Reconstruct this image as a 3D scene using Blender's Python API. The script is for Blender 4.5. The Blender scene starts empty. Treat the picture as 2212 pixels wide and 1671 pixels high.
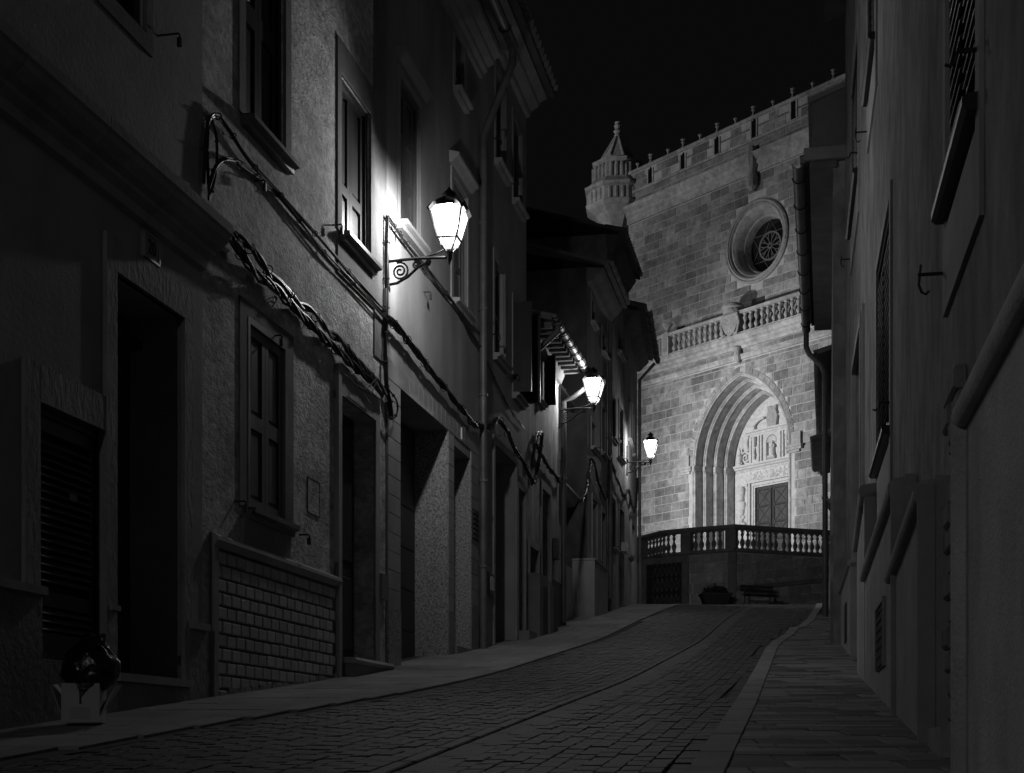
# Night street climbing to a floodlit church, built in metres.
# World: x right, y along the street away from the camera, z up (z = 0 is eye level).
import bpy, bmesh, math, random
from mathutils import Vector
import numpy as np
random.seed(11)
sc = bpy.context.scene
COL = sc.collection

# ------------------------------------------------------------------ camera
F, CX, YH = 3100.0, 1106.0, 1610.0          # focal length, centre column, horizon row (on a 2212 px wide print)
cam_d = bpy.data.cameras.new('camera')
cam = bpy.data.objects.new('camera', cam_d); COL.objects.link(cam)
cam.location = (0, 0, 0); cam.rotation_euler = (math.pi/2, 0, 0)
cam_d.sensor_fit = 'HORIZONTAL'; cam_d.sensor_width = 36.0
cam_d.lens = 36.0*F/2212.0
cam_d.shift_y = (YH-835.5)/2212.0
cam_d.clip_start = 0.05; cam_d.clip_end = 2000
sc.camera = cam
# ------------------------------------------------------------------ night sky
w = bpy.data.worlds.new('World'); sc.world = w; w.use_nodes = True
bg = w.node_tree.nodes['Background']
bg.inputs[0].default_value = (1, 1, 1, 1); bg.inputs[1].default_value = 0.0029
sc.view_settings.view_transform = 'Standard'; sc.view_settings.look = 'None'
sc.view_settings.exposure = 0.0; sc.view_settings.gamma = 1.0
try: sc.view_settings.use_curve_mapping = False
except Exception: pass
sc.cycles.max_bounces = 5; sc.cycles.diffuse_bounces = 3; sc.cycles.transparent_max_bounces = 12
LAMP_W = 150.0            # street lantern bulbs
FLOOD_W = 6300.0         # floodlight on the church
def flood_lamp(p, q, power, ang=75, rad=0.15, blend=.6):
    d = bpy.data.lights.new('floodlight_lamp', 'SPOT'); d.energy = power; d.spot_size = math.radians(ang); d.spot_blend = blend
    d.shadow_soft_size = rad
    o = bpy.data.objects.new('floodlight_lamp', d); COL.objects.link(o); o.location = p
    o.rotation_euler = (Vector(q)-Vector(p)).to_track_quat('-Z', 'Y').to_euler()
    return o

# ------------------------------------------------------------------ materials (all grey: the photograph is black and white)
def mat(name, c, rough=.85, var=0., mott=.18, mscale=2.5, bump=0., bscale=45., stretch=(1, 1, 1), spec=.25, metal=0., mott2=0., m2scale=.5):
    m = bpy.data.materials.new(name); m.use_nodes = True
    nt = m.node_tree; N = nt.nodes; L = nt.links
    p = N['Principled BSDF']
    tc = N.new('ShaderNodeTexCoord'); mp = N.new('ShaderNodeMapping'); mp.inputs['Scale'].default_value = stretch
    L.new(tc.outputs['Object'], mp.inputs['Vector'])
    oi = N.new('ShaderNodeObjectInfo')
    off = N.new('ShaderNodeVectorMath'); off.operation = 'MULTIPLY_ADD'
    cmb = N.new('ShaderNodeCombineXYZ')
    for k in range(3): L.new(oi.outputs['Random'], cmb.inputs[k])
    off.inputs[1].default_value = (37, 53, 71)
    L.new(cmb.outputs[0], off.inputs[0]); L.new(mp.outputs[0], off.inputs[2])
    def noise(scale, det=6, rg=.6):
        n = N.new('ShaderNodeTexNoise'); n.inputs['Scale'].default_value = scale
        n.inputs['Detail'].default_value = det; n.inputs['Roughness'].default_value = rg
        L.new(off.outputs[0], n.inputs['Vector']); return n
    def rng(src, lo, hi, a=.3, b=.7):
        r = N.new('ShaderNodeMapRange'); r.inputs[1].default_value = a; r.inputs[2].default_value = b
        r.inputs[3].default_value = lo; r.inputs[4].default_value = hi; L.new(src, r.inputs[0]); return r.outputs[0]
    def mul(a, b):
        x = N.new('ShaderNodeMath'); x.operation = 'MULTIPLY'; L.new(a, x.inputs[0])
        if isinstance(b, float): x.inputs[1].default_value = b
        else: L.new(b, x.inputs[1])
        return x.outputs[0]
    val = rng(noise(mscale).outputs[0], c*(1-mott), c*(1+mott))
    if mott2:
        n2 = noise(m2scale, 4); nt.links.remove(n2.inputs['Vector'].links[0]); L.new(mp.outputs[0], n2.inputs['Vector'])
        val = mul(val, rng(n2.outputs[0], 1-mott2, 1+mott2, .35, .65))
    if var:
        g = N.new('ShaderNodeNewGeometry'); ad = N.new('ShaderNodeMath'); ad.operation = 'ADD'
        L.new(g.outputs['Random Per Island'], ad.inputs[0]); L.new(oi.outputs['Random'], ad.inputs[1])
        fr = N.new('ShaderNodeMath'); fr.operation = 'FRACT'; L.new(ad.outputs[0], fr.inputs[0])
        val = mul(val, rng(fr.outputs[0], 1-var, 1+var, 0, 1))
    L.new(val, p.inputs['Base Color'])
    p.inputs['Roughness'].default_value = rough; p.inputs['Metallic'].default_value = metal
    p.inputs['Specular IOR Level'].default_value = spec
    if bump:
        b = N.new('ShaderNodeBump'); b.inputs['Strength'].default_value = 1.0; b.inputs['Distance'].default_value = bump
        L.new(noise(bscale, 5, .62).outputs[0], b.inputs['Height']); L.new(b.outputs[0], p.inputs['Normal'])
    return m
M = dict(
    plaster_smooth=mat('plaster_smooth', .34, bump=.004, bscale=30, mott=.12, mott2=.15),
    plaster_band=mat('plaster_band', .17, bump=.006, bscale=50, mott=.22, mscale=3, mott2=.2),
    plaster_rough=mat('plaster_rough', .52, bump=.026, bscale=26, mott=.40, mscale=10, stretch=(1, 1, 1.5), mott2=.32, m2scale=1.3),
    plaster_fine=mat('plaster_fine', .31, bump=.008, bscale=55, mott=.22, mscale=2, stretch=(1, 1, .35), mott2=.2),
    plaster_darkest=mat('plaster_darkest', .07, bump=.006, bscale=20, mott=.3, mott2=.3),  # even near-black tone, used on one house's side and back walls
    plaster_dark=mat('plaster_dark', .20, bump=.006, bscale=30, mott2=.2),
    plaster_streak=mat('plaster_streak', .32, bump=.02, bscale=58, mott=.34, mscale=3.6, stretch=(1.3, 1, .7), mott2=.3, m2scale=.9),
    render_dado=mat('render_dado', .62, bump=.02, bscale=60, mott=.22, stretch=(1, 1, .8)),
    render_paint=mat('render_paint', .40, bump=.004, bscale=22, mott=.16, mott2=.14),
    plinth=mat('plinth', .22, bump=.02, bscale=16, mott=.2),
    stone_trim=mat('stone_trim', .34, bump=.005, bscale=22, mott=.18),
    stone_rough=mat('stone_rough', .30, bump=.03, bscale=18, mott=.3, stretch=(1, 1, .5)),
    granite=mat('granite', .30, bump=.0, mott=.75, mscale=42, rough=.6),
    tile=mat('tile', .33, rough=.45, var=.10, bump=.001, bscale=20, spec=.4),
    brick=mat('brick', .42, var=.13, bump=.006, bscale=38),
    mortar=mat('mortar', .13, bump=.006, bscale=50),
    wood=mat('wood', .11, rough=.45, bump=.003, bscale=14, mott=.35, mscale=6, stretch=(1, 1, .12), spec=.45),
    wood_dark=mat('wood_dark', .035, rough=.42, bump=.002, bscale=14, mott=.3, stretch=(1, 1, .12), spec=.3),
    slat_paint=mat('slat_paint', .14, rough=.4, mott=.3, spec=.45),
    door=mat('door', .035, rough=.5, mott=.3, bump=.001, bscale=12),
    church_door=mat('church_door', .055, rough=.55, bump=.006, bscale=9, mott=.4, mscale=8, stretch=(1, 1, .15)),
    glass=mat('glass', .012, rough=.08, mott=.1, spec=.6),
    iron=mat('iron', .03, rough=.5, mott=.3, spec=.5, metal=.3),
    zinc=mat('zinc', .15, rough=.5, mott=.3, spec=.4, metal=.25),
    cable=mat('cable', .025, rough=.44, mott=.35, spec=.45),
    pvc=mat('pvc', .35, rough=.5),
    roof_tile=mat('roof_tile', .28, var=.25, bump=.006, bscale=30),
    eave=mat('eave', .17, bump=.004, bscale=20, mott=.25),
    church=mat('church', .27, var=.30, bump=.03, bscale=11, mott=.34, mscale=4, mott2=.28, m2scale=.45),
    church_joint=mat('church_joint', .50, bump=.006, bscale=24, mott=.2),
    church_trim=mat('church_trim', .44, bump=.03, bscale=11, mott=.30, mscale=3.5, mott2=.25),
    church_carve=mat('church_carve', .60, bump=.03, bscale=18, mott=.2, mscale=6),
    church_relief=mat('church_relief', .40, bump=.09, bscale=7, mott=.2),
    terrace=mat('terrace', .30, var=.2, bump=.012, bscale=16, mott=.28, mscale=4),
    terrace_joint=mat('terrace_joint', .42, bump=.006, bscale=24),
    terrace_trim=mat('terrace_trim', .17, bump=.01, bscale=16, mott=.25),
    sett=mat('sett', .041, rough=.6, var=.32, bump=.012, bscale=60, mott=.3, mscale=14, spec=.3),
    road=mat('road', .032, rough=.8, bump=.01, bscale=40),
    road_far=mat('road_far', .05, rough=.75, bump=.03, bscale=9, mott=.3, mscale=6),
    slab=mat('slab', .23, rough=.75, var=.2, bump=.004, bscale=40, mott=.18),
    slab_bed=mat('slab_bed', .07, bump=.004),
    plank=mat('plank', .21, rough=.68, var=.55, bump=.006, bscale=30, mott=.28, mscale=9, stretch=(.5, 3, 1)),
    kerb=mat('kerb', .34, rough=.8, var=.08, bump=.008, bscale=40, mott=.2),
    earth=mat('earth', .06, bump=.02, bscale=4),
    card=mat('card', .45, rough=.8, bump=.001, bscale=30, mott=.08),
    print=mat('print', .05, rough=.8),
    bag=mat('bag', .006, rough=.27, bump=.015, bscale=5, mott=.2, spec=.5),
    leaf=mat('leaf', .035, rough=.6, var=.4),
    white=mat('white', .7, rough=.5, mott=.05),
    plate=mat('plate', .26, rough=.4, mott=.1),
)
def pane_mat():
    m = bpy.data.materials.new('lantern_pane'); m.use_nodes = True
    N = m.node_tree.nodes; L = m.node_tree.links; N.clear()
    o = N.new('ShaderNodeOutputMaterial'); e = N.new('ShaderNodeEmission'); t = N.new('ShaderNodeBsdfTransparent'); a = N.new('ShaderNodeAddShader')
    tc = N.new('ShaderNodeTexCoord'); nz = N.new('ShaderNodeTexNoise'); nz.inputs['Scale'].default_value = 9.0; mr = N.new('ShaderNodeMapRange'); mr.inputs[1].default_value = .35; mr.inputs[2].default_value = .7; mr.inputs[3].default_value = 1.25; mr.inputs[4].default_value = .55
    L.new(tc.outputs['Object'], nz.inputs['Vector']); L.new(nz.outputs[0], mr.inputs[0]); L.new(mr.outputs[0], e.inputs[1]); t.inputs[0].default_value = (.9, .9, .9, 1)
    L.new(e.outputs[0], a.inputs[0]); L.new(t.outputs[0], a.inputs[1]); L.new(a.outputs[0], o.inputs[0])
    return m
M['pane'] = pane_mat()

# ------------------------------------------------------------------ mesh helpers
class MB:
    def __init__(s): s.v = []; s.f = []; s.mi = []
    def add(s, vs, fs, mi=0):
        b = len(s.v); s.v += [tuple(v) for v in vs]
        for f in fs: s.f.append(tuple(b+i for i in f)); s.mi.append(mi)
        return s
    def box(s, x0, x1, y0, y1, z0, z1, mi=0):
        v = [(x, y, z) for z in (z0, z1) for y in (y0, y1) for x in (x0, x1)]
        return s.add(v, [(0, 2, 3, 1), (4, 5, 7, 6), (0, 1, 5, 4), (2, 6, 7, 3), (0, 4, 6, 2), (1, 3, 7, 5)], mi)
    def pillow(s, x0, x1, z0, z1, yf, yb, c, mi=0):      # block with chamfered face towards -y
        v = [(x0, yb, z0), (x1, yb, z0), (x1, yb, z1), (x0, yb, z1),
             (x0, yf+c, z0), (x1, yf+c, z0), (x1, yf+c, z1), (x0, yf+c, z1),
             (x0+c, yf, z0+c), (x1-c, yf, z0+c), (x1-c, yf, z1-c), (x0+c, yf, z1-c)]
        f = [(8, 9, 10, 11)]
        for i in range(4):
            j = (i+1) % 4; f += [(i, j, 4+j, 4+i), (4+i, 4+j, 8+j, 8+i)]
        return s.add(v, f, mi)
    def prism_yz(s, poly, x0, x1):      # poly of (y, z), run along x
        n = len(poly); v = [(x0, y, z) for y, z in poly]+[(x1, y, z) for y, z in poly]
        return s.add(v, [(i, (i+1) % n, n+(i+1) % n, n+i) for i in range(n)]+[tuple(range(n-1, -1, -1)), tuple(range(n, 2*n))])
    def prism_xz(s, poly, y0, y1):
        n = len(poly); v = [(x, y0, z) for x, z in poly]+[(x, y1, z) for x, z in poly]
        return s.add(v, [(i, (i+1) % n, n+(i+1) % n, n+i) for i in range(n)]+[tuple(range(n-1, -1, -1)), tuple(range(n, 2*n))])
    def prism_xy(s, poly, z0, z1):
        n = len(poly); v = [(x, y, z0) for x, y in poly]+[(x, y, z1) for x, y in poly]
        return s.add(v, [(i, (i+1) % n, n+(i+1) % n, n+i) for i in range(n)]+[tuple(range(n-1, -1, -1)), tuple(range(n, 2*n))])
    def hexa(s, v8): return s.add(v8, [(0, 1, 2, 3), (7, 6, 5, 4), (0, 4, 5, 1), (1, 5, 6, 2), (2, 6, 7, 3), (3, 7, 4, 0)])
    def lathe(s, prof, cx=0, cy=0, n=12, a0=0., a1=2*math.pi, off=0.):      # prof of (r, z) about a vertical axis
        full = abs(a1-a0-2*math.pi) < 1e-6; m = n if full else n+1
        v = []
        for r, z in prof:
            for i in range(m):
                a = off+a0+(a1-a0)*i/n; v.append((cx+r*math.cos(a), cy+r*math.sin(a), z))
        f = []
        for j in range(len(prof)-1):
            for i in range(n):
                k = (i+1) % m; f.append((j*m+i, j*m+k, (j+1)*m+k, (j+1)*m+i))
        if full:
            if prof[0][0] > 1e-4: f.append(tuple(range(m)))
            if prof[-1][0] > 1e-4: f.append(tuple((len(prof)-1)*m+i for i in range(m)))
        return s.add(v, f)
    def lathe_y(s, prof, cx, cz, n=40):      # prof of (r, y) about an axis along y
        v = [(cx+r*math.cos(2*math.pi*i/n), y, cz+r*math.sin(2*math.pi*i/n)) for r, y in prof for i in range(n)]
        f = [(j*n+i, j*n+(i+1) % n, (j+1)*n+(i+1) % n, (j+1)*n+i) for j in range(len(prof)-1) for i in range(n)]
        return s.add(v, f)
    def tube(s, pts, r, n=6, cap=True):
        P = [Vector(p) for p in pts]; K = len(P); rs = r if isinstance(r, (list, tuple)) else [r]*K
        t0 = (P[1]-P[0]).normalized(); up = Vector((0, 0, 1)) if abs(t0.z) < .9 else Vector((1, 0, 0))
        a = t0.cross(up).normalized(); v = []
        for i in range(K):
            t = (P[min(i+1, K-1)]-P[max(i-1, 0)]).normalized()
            a = (a-t*a.dot(t)); a = a.normalized() if a.length > 1e-6 else t.orthogonal().normalized()
            b = t.cross(a)
            for k in range(n):
                th = 2*math.pi*k/n; v.append(P[i]+(a*math.cos(th)+b*math.sin(th))*rs[i])
        f = [(i*n+k, i*n+(k+1) % n, (i+1)*n+(k+1) % n, (i+1)*n+k) for i in range(K-1) for k in range(n)]
        if cap: f += [tuple(range(n-1, -1, -1)), tuple((K-1)*n+k for k in range(n))]
        return s.add(v, f)
    def mesh(s, name, m, smooth=False):
        me = bpy.data.meshes.new(name); me.from_pydata(s.v, [], s.f)
        for x in (m if isinstance(m, (list, tuple)) else [m]): me.materials.append(M[x] if isinstance(x, str) else x)
        if any(s.mi): me.polygons.foreach_set('material_index', s.mi)
        bm = bmesh.new(); bm.from_mesh(me); bmesh.ops.recalc_face_normals(bm, faces=bm.faces); bm.to_mesh(me); bm.free()
        if smooth:
            me.polygons.foreach_set('use_smooth', [True]*len(me.polygons))
            try: me.set_sharp_from_angle(angle=math.radians(38))
            except Exception: pass
        me.update(); return me
    def build(s, name, m, parent=None, smooth=False):
        return place(name, s.mesh(name, m, smooth), parent)
def place(name, me, parent=None, loc=None, rot=None, scale=None):
    o = bpy.data.objects.new(name, me); COL.objects.link(o)
    if parent is not None:
        o.parent = parent
        if parent.type == 'EMPTY' and 'zb' in parent: o.location = (0, 0, -parent['zb'])
    if loc is not None: o.location = Vector(loc)+(o.location if parent is not None and parent.type == 'EMPTY' and 'zb' in parent else Vector((0, 0, 0)))
    if rot is not None: o.rotation_euler = rot
    if scale is not None: o.scale = scale
    return o
def tag(o, label, cat, group=None):
    o['label'] = label; o['category'] = cat
    if group: o['group'] = group
    return o
def thing(name, label, cat, loc=(0, 0, 0), rz=0., group=None, zb=0.):
    o = bpy.data.objects.new(name, None); COL.objects.link(o); o.location = loc; o.rotation_euler = (0, 0, rz); o.empty_display_size = .2
    if zb: o['zb'] = zb
    return tag(o, label, cat, group)
def structure(o, k='structure'): o['kind'] = k; return o
def smoothpath(pts, n=8):      # Catmull-Rom through the points
    P = [Vector(p) for p in pts]; P = [P[0]*2-P[1]]+P+[P[-1]*2-P[-2]]; out = []
    for i in range(1, len(P)-2):
        for k in range(n):
            t = k/n; a, b, c, d = P[i-1:i+3]
            out.append(.5*((2*b)+(c-a)*t+(2*a-5*b+4*c-d)*t*t+(3*b-a-3*c+d)*t**3))
    out.append(P[-2]); return out

# ------------------------------------------------------------------ street level
GY = [-30, 0, 8.06, 10.93, 13.83, 15.67, 19.87, 22.75, 28.2, 37.6, 57, 62, 80, 160]
GZ = [-3.6, -.691, .091, .37, .647, .859, 1.346, 1.688, 2.48, 3.70, 5.52, 5.9, 6.2, 6.5]
_ys = np.arange(-30, 160, .25); _zs = np.interp(_ys, GY, GZ); _k = np.ones(13)/13
_zs2 = np.convolve(np.pad(_zs, 6, mode='edge'), _k, mode='valid')
def G(y): return float(np.interp(y, _ys, _zs2))
def ground_hit(xd, yd):
    u = (xd-CX)/F; v = (YH-yd)/F; lo, hi = 2.0, 60.0
    ys = np.arange(2, 62, .05); d = v*ys-np.interp(ys, _ys, _zs2)
    i = np.where(d[:-1]*d[1:] <= 0)[0]
    y = ys[i[0]] if len(i) else ys[int(np.argmin(abs(d)))]
    return u*y, y
class Fac:      # a facade plane: local x to the right seen from the street, local y into the wall
    def __init__(s, A, B):
        s.A = Vector(A); s.B = Vector(B); d = (s.B-s.A); s.len = d.length; s.x = d.normalized(); s.y = Vector((-s.x.y, s.x.x))
        s.ang = math.atan2(s.x.y, s.x.x)
    def hit(s, xd, yd=0., dep=0.):
        u = (xd-CX)/F; v = (YH-yd)/F
        t = (s.A.dot(s.y)+dep)/(u*s.y.x+s.y.y)
        P = Vector((u*t, t)); return (P-s.A).dot(s.x), v*t
    def S(s, xd, dep=0.): return s.hit(xd, 0, dep)[0]
    def H(s, xd, yd, dep=0.): return s.hit(xd, yd, dep)[1]
    def R(s, x0, x1, ytl, ytr, ybl, ybr, dep=0.):
        a, b = sorted((s.S(x0, dep), s.S(x1, dep)))
        return [a, b, .5*(s.H(x0, ybl, dep)+s.H(x1, ybr, dep)), .5*(s.H(x0, ytl, dep)+s.H(x1, ytr, dep))]
    def W(s, sx, y, z): p = s.A+s.x*sx+s.y*y; return Vector((p.x, p.y, z))
    def gz(s, sx): return G((s.A+s.x*sx).y)
AL, KL = -4.55, .2077
def left_pt(xd, out=0.):
    u = (xd-CX)/F; y = -AL/(KL-u); return (AL+KL*y+out*.979, y-out*.203)
AR, KR = .78, .195
def right_pt(xd, a=AR):
    u = (xd-CX)/F; y = a/(u-KR); return (a+KR*y, y)

# ------------------------------------------------------------------ ground, road, pavements
mb = MB(); xs = [-90, -40, -15, -6, 0, 6, 15, 40, 90]; ys = list(np.arange(-14, 70, 2.))+[80, 100, 140]
for y in ys:
    for x in xs: mb.v.append((x, y, G(y)-.16))
nx = len(xs)
for j in range(len(ys)-1):
    for i in range(nx-1): mb.f.append((j*nx+i, j*nx+i+1, (j+1)*nx+i+1, (j+1)*nx+i)); mb.mi.append(0)
structure(mb.build('ground', 'earth'))
LC = [ground_hit(*p) for p in ((0, 1640), (193, 1611), (433, 1570), (645, 1537), (866, 1499), (1091, 1449), (1272, 1391), (1385, 1341), (1458, 1309))]
RC = [ground_hit(*p) for p in ((1482, 1671), (1536, 1592), (1586, 1521), (1616, 1469), (1654, 1401), (1667, 1389), (1695, 1371), (1704, 1359), (1723, 1356), (1742, 1340), (1761, 1313))]
RK = [ground_hit(*p) for p in ((1546, 1671), (1578, 1602), (1619, 1524), (1647, 1459), (1673, 1395))]
def line(pts, ext0=None, ext1=None):
    pts = sorted(pts, key=lambda p: p[1]); X = [p[0] for p in pts]; Y = [p[1] for p in pts]
    if ext0 is not None: X.insert(0, X[0]-ext0*(Y[0]+6)); Y.insert(0, -6)
    if ext1 is not None: X.append(X[-1]+ext1*(58-Y[-1])); Y.append(58)
    return lambda y: float(np.interp(y, Y, X))
LCf = line(LC, .22, .2); RCf = line(RC, .2, .22); RKx = line(RK, .2, .22)
def RKf(y):
    a = RCf(y)+.165
    return a
def LWf(y): return AL+KL*y
def RWf(y): return (.65+KR*y) if y < 20.9 else .0926+.2194*y
def strip(fa, fb, y0, y1, dz, step=.5, thick=0., nacross=1):
    m = MB(); yy = list(np.arange(y0, y1, step))+[y1]
    for y in yy:
        a, b = fa(y), fb(y)
        for k in range(nacross+1): m.v.append((a+(b-a)*k/nacross, y, G(y)+dz))
    n = nacross+1
    for j in range(len(yy)-1):
        for k in range(nacross): m.f.append((j*n+k, j*n+k+1, (j+1)*n+k+1, (j+1)*n+k)); m.mi.append(0)
    return m
road = structure(strip(lambda y: LCf(y)-.02, lambda y: RCf(y)+.02, -5, 36.1, -.028).build('road', 'road'))
structure(strip(lambda y: LCf(y) if y < 36 else -14., lambda y: RCf(y) if y < 44 else 22., 36, 66, -.016, nacross=6).build('upper_road', 'road_far'))
def tilt(y): return math.atan2(G(y+.2)-G(y-.2), .4)
YAW = -math.atan(.205)
# setts: rows along the street, half a sett out of step
SL, SW = .19, .096
_pf = np.polyfit([p[1] for p in LC], [p[0] for p in LC], 1)
def ROW(y): return float(np.polyval(_pf, y))
def sett_me(l, w_, h, c, name, m):
    q = MB(); a, b = w_/2, l/2
    q.add([(-a, -b, -h), (a, -b, -h), (a, b, -h), (-a, b, -h), (-a, -b, -c), (a, -b, -c), (a, b, -c), (-a, b, -c),
           (-a+c, -b+c, 0), (a-c, -b+c, 0), (a-c, b-c, 0), (-a+c, b-c, 0)],
          [(8, 9, 10, 11)]+[f for i in range(4) for f in ((i, (i+1) % 4, 4+(i+1) % 4, 4+i), (4+i, 4+(i+1) % 4, 8+(i+1) % 4, 8+i))])
    return q.mesh(name, m)
sett_mesh = sett_me(SL-.018, SW-.0015, .05, .003, 'sett', 'sett')
cands = []
for i in range(-6, 46):
    wv = .06+i*SW
    if 1.50 < wv < 1.86: continue
    y = 5.0+(i % 2)*SL*.5+random.uniform(-.03, .03)
    while y < 36:
        if LCf(y)+.02 < ROW(y)+wv < RCf(y)-.10: cands.append((ROW(y)+wv, y))
        y += SL
y = 5.0
while y < 36: cands.append((RCf(y)-.05, y)); y += SL
def seen(p):
    if p[1] < 2: return False
    u = p[0]/p[1]*F+CX; v = YH-G(p[1])/p[1]*F
    return -20 < u < 2232 and v < 1690
near = sorted([c for c in cands if seen(c)], key=lambda c: c[1])[:300]; nearset = set(near)
for x, y in near:
    place('sett', sett_mesh, road, (x, y, G(y)-.014+random.uniform(-.003, .003)), (tilt(y)+random.uniform(-.012, .012), random.uniform(-.02, .02), YAW+random.uniform(-.015, .015)))
def joined(name, items, me_src, m, parent=None):      # many small copies in one mesh
    base = [v.co.copy() for v in me_src.vertices]; fs = [tuple(p.vertices) for p in me_src.polygons]; q = MB()
    from mathutils import Euler
    for loc, rot, scl in items:
        R_ = Euler(rot).to_matrix(); L_ = Vector(loc)
        q.add([R_ @ Vector((v.x*scl[0], v.y*scl[1], v.z*scl[2]))+L_ for v in base], fs)
    o = q.build(name, m, parent); o['kind'] = 'stuff'; return o
joined('setts', [((x, y, G(y)-.014+random.uniform(-.003, .003)), (tilt(y)+random.uniform(-.012, .012), random.uniform(-.02, .02), YAW), (1, 1, 1)) for x, y in cands if (x, y) not in nearset], sett_mesh, 'sett', road)
ch_mesh = sett_me(.60, .117, .06, .007, 'channel_stone', 'sett')
y = 5.0
while y < 35.8:
    for wv, o_ in ((1.565, 0), (1.685, .3), (1.80, .1)):
        yy = y+o_
        place('channel_stone', ch_mesh, road, (ROW(yy)+wv, yy, G(yy)-.016-(.010 if wv == 1.685 else 0)), (tilt(yy), random.uniform(-.01, .01), YAW))
    y += .615
# left pavement: concrete flags
lp = structure(strip(lambda y: LWf(y)-.6, LCf, -5, 45, -.02, nacross=1).build('left_pavement', 'slab_bed'))
slab_mesh = sett_me(1., 1., .05, .012, 'slab', 'slab')
items = []
y = 5.2; r_ = 0
while y < 45:
    a, b = LWf(y)-.12, LCf(y); w_ = b-a; L_ = .62
    cut = [0, .3, .62, 1.0] if r_ % 2 else [0, .45, .8, 1.0]
    bw = .16      # edging stone
    for k in range(3):
        x0 = a+(w_-bw)*cut[k]; x1 = a+(w_-bw)*cut[k+1]
        items.append(((.5*(x0+x1)+.205*L_*.0, y+L_/2, G(y+L_/2)+random.uniform(-.002, .002)), (tilt(y+L_/2), 0, 0), (x1-x0-.009, L_-.010, 1), YAW))
    items.append(((b-bw/2+.0, y+L_/2, G(y+L_/2)+.002), (tilt(y+L_/2), 0, 0), (bw+.01, L_-.004, 1), YAW))
    y += L_; r_ += 1
def shear_slab(it):      # a flag whose long joints follow the street line
    (cx, cy, cz), rot, (sx, sy, _), yaw = it; k = .2077
    q = MB(); c = .006; t = math.tan(rot[0])
    def P(u, v, h): return (cx+u*sx+k*v*sy, cy+v*sy, cz+t*v*sy+h)
    q.add([P(-.5, -.5, -.05), P(.5, -.5, -.05), P(.5, .5, -.05), P(-.5, .5, -.05), P(-.5, -.5, -c), P(.5, -.5, -c), P(.5, .5, -c), P(-.5, .5, -c),
           P(-.5+c/sx, -.5+c/sy, 0), P(.5-c/sx, -.5+c/sy, 0), P(.5-c/sx, .5-c/sy, 0), P(-.5+c/sx, .5-c/sy, 0)],
          [(8, 9, 10, 11)]+[f for i in range(4) for f in ((i, (i+1) % 4, 4+(i+1) % 4, 4+i), (4+i, 4+(i+1) % 4, 8+(i+1) % 4, 8+i))])
    return q
for it in items[:230]: shear_slab(it).build('slab', 'slab', lp)
q = MB()
for it in items[230:]:
    s_ = shear_slab(it); q.add(s_.v, s_.f)
q.build('slabs', 'slab', lp)['kind'] = 'stuff'
# right pavement: narrow planks of stone laid across it, with a kerb
rp = structure(strip(RKf, lambda y: RWf(y)+.3, -3, 50, -.005).build('right_pavement', 'slab_bed'))
plank_items = []
y = 3.0
while y < 30:
    d = random.choice((.10, .15, .15, .2, .26)); a, b = RKf(y), RWf(y)+.12; x = a-random.uniform(0, .5)
    while x < b:
        l = random.uniform(.2, .62); x0, x1 = max(x, a), min(x+l, b)
        if x1-x0 > .06: plank_items.append((x0, x1, y, y+d))
        x += l
    y += d
def plank(x0, x1, y0, y1):
    q = MB(); g = .005; dz = .012+random.uniform(-.004, .004); zz0, zz1 = G(y0)+dz, G(y1)+dz; c = .004
    x0 += g; x1 -= g; y0 += g; y1 -= g
    q.add([(x0, y0, zz0-.04), (x1, y0, zz0-.04), (x1, y1, zz1-.04), (x0, y1, zz1-.04), (x0, y0, zz0-c), (x1, y0, zz0-c), (x1, y1, zz1-c), (x0, y1, zz1-c),
           (x0+c, y0+c, zz0), (x1-c, y0+c, zz0), (x1-c, y1-c, zz1), (x0+c, y1-c, zz1)],
          [(8, 9, 10, 11)]+[f for i in range(4) for f in ((i, (i+1) % 4, 4+(i+1) % 4, 4+i), (4+i, 4+(i+1) % 4, 8+(i+1) % 4, 8+i))])
    return q
vis = [p for p in plank_items if p[2] > 5.3]; rest = MB()
for p in vis[:300]: plank(*p).build('plank', 'plank', rp)
for p in vis[300:]+[p for p in plank_items if p[2] <= 5.3]:
    s_ = plank(*p); rest.add(s_.v, s_.f)
rest.build('planks', 'plank', rp)['kind'] = 'stuff'
kb = structure(strip(RCf, RKf, -3, 50, -.01).build('kerb', 'slab_bed'))
y = 3.0
while y < 44:
    L_ = .9 if y < 20 else .5; q = MB(); g = .006; c = .014
    def KP(u, v, h): yy = y+g+(L_-2*g)*v; return (RCf(yy)+.165*u, yy, G(yy)+.022+h)
    q.add([KP(0, 0, -.1), KP(1, 0, -.1), KP(1, 1, -.1), KP(0, 1, -.1), KP(0, 0, -c), KP(1, 0, -c), KP(1, 1, -c), KP(0, 1, -c),
           KP(.05, .015, 0), KP(.97, .015, 0), KP(.97, .985, 0), KP(.05, .985, 0)],
          [(8, 9, 10, 11)]+[f for i in range(4) for f in ((i, (i+1) % 4, 4+(i+1) % 4, 4+i), (4+i, 4+(i+1) % 4, 8+(i+1) % 4, 8+i))])
    q.build('kerb_stone', 'kerb', kb); y += L_

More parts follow.
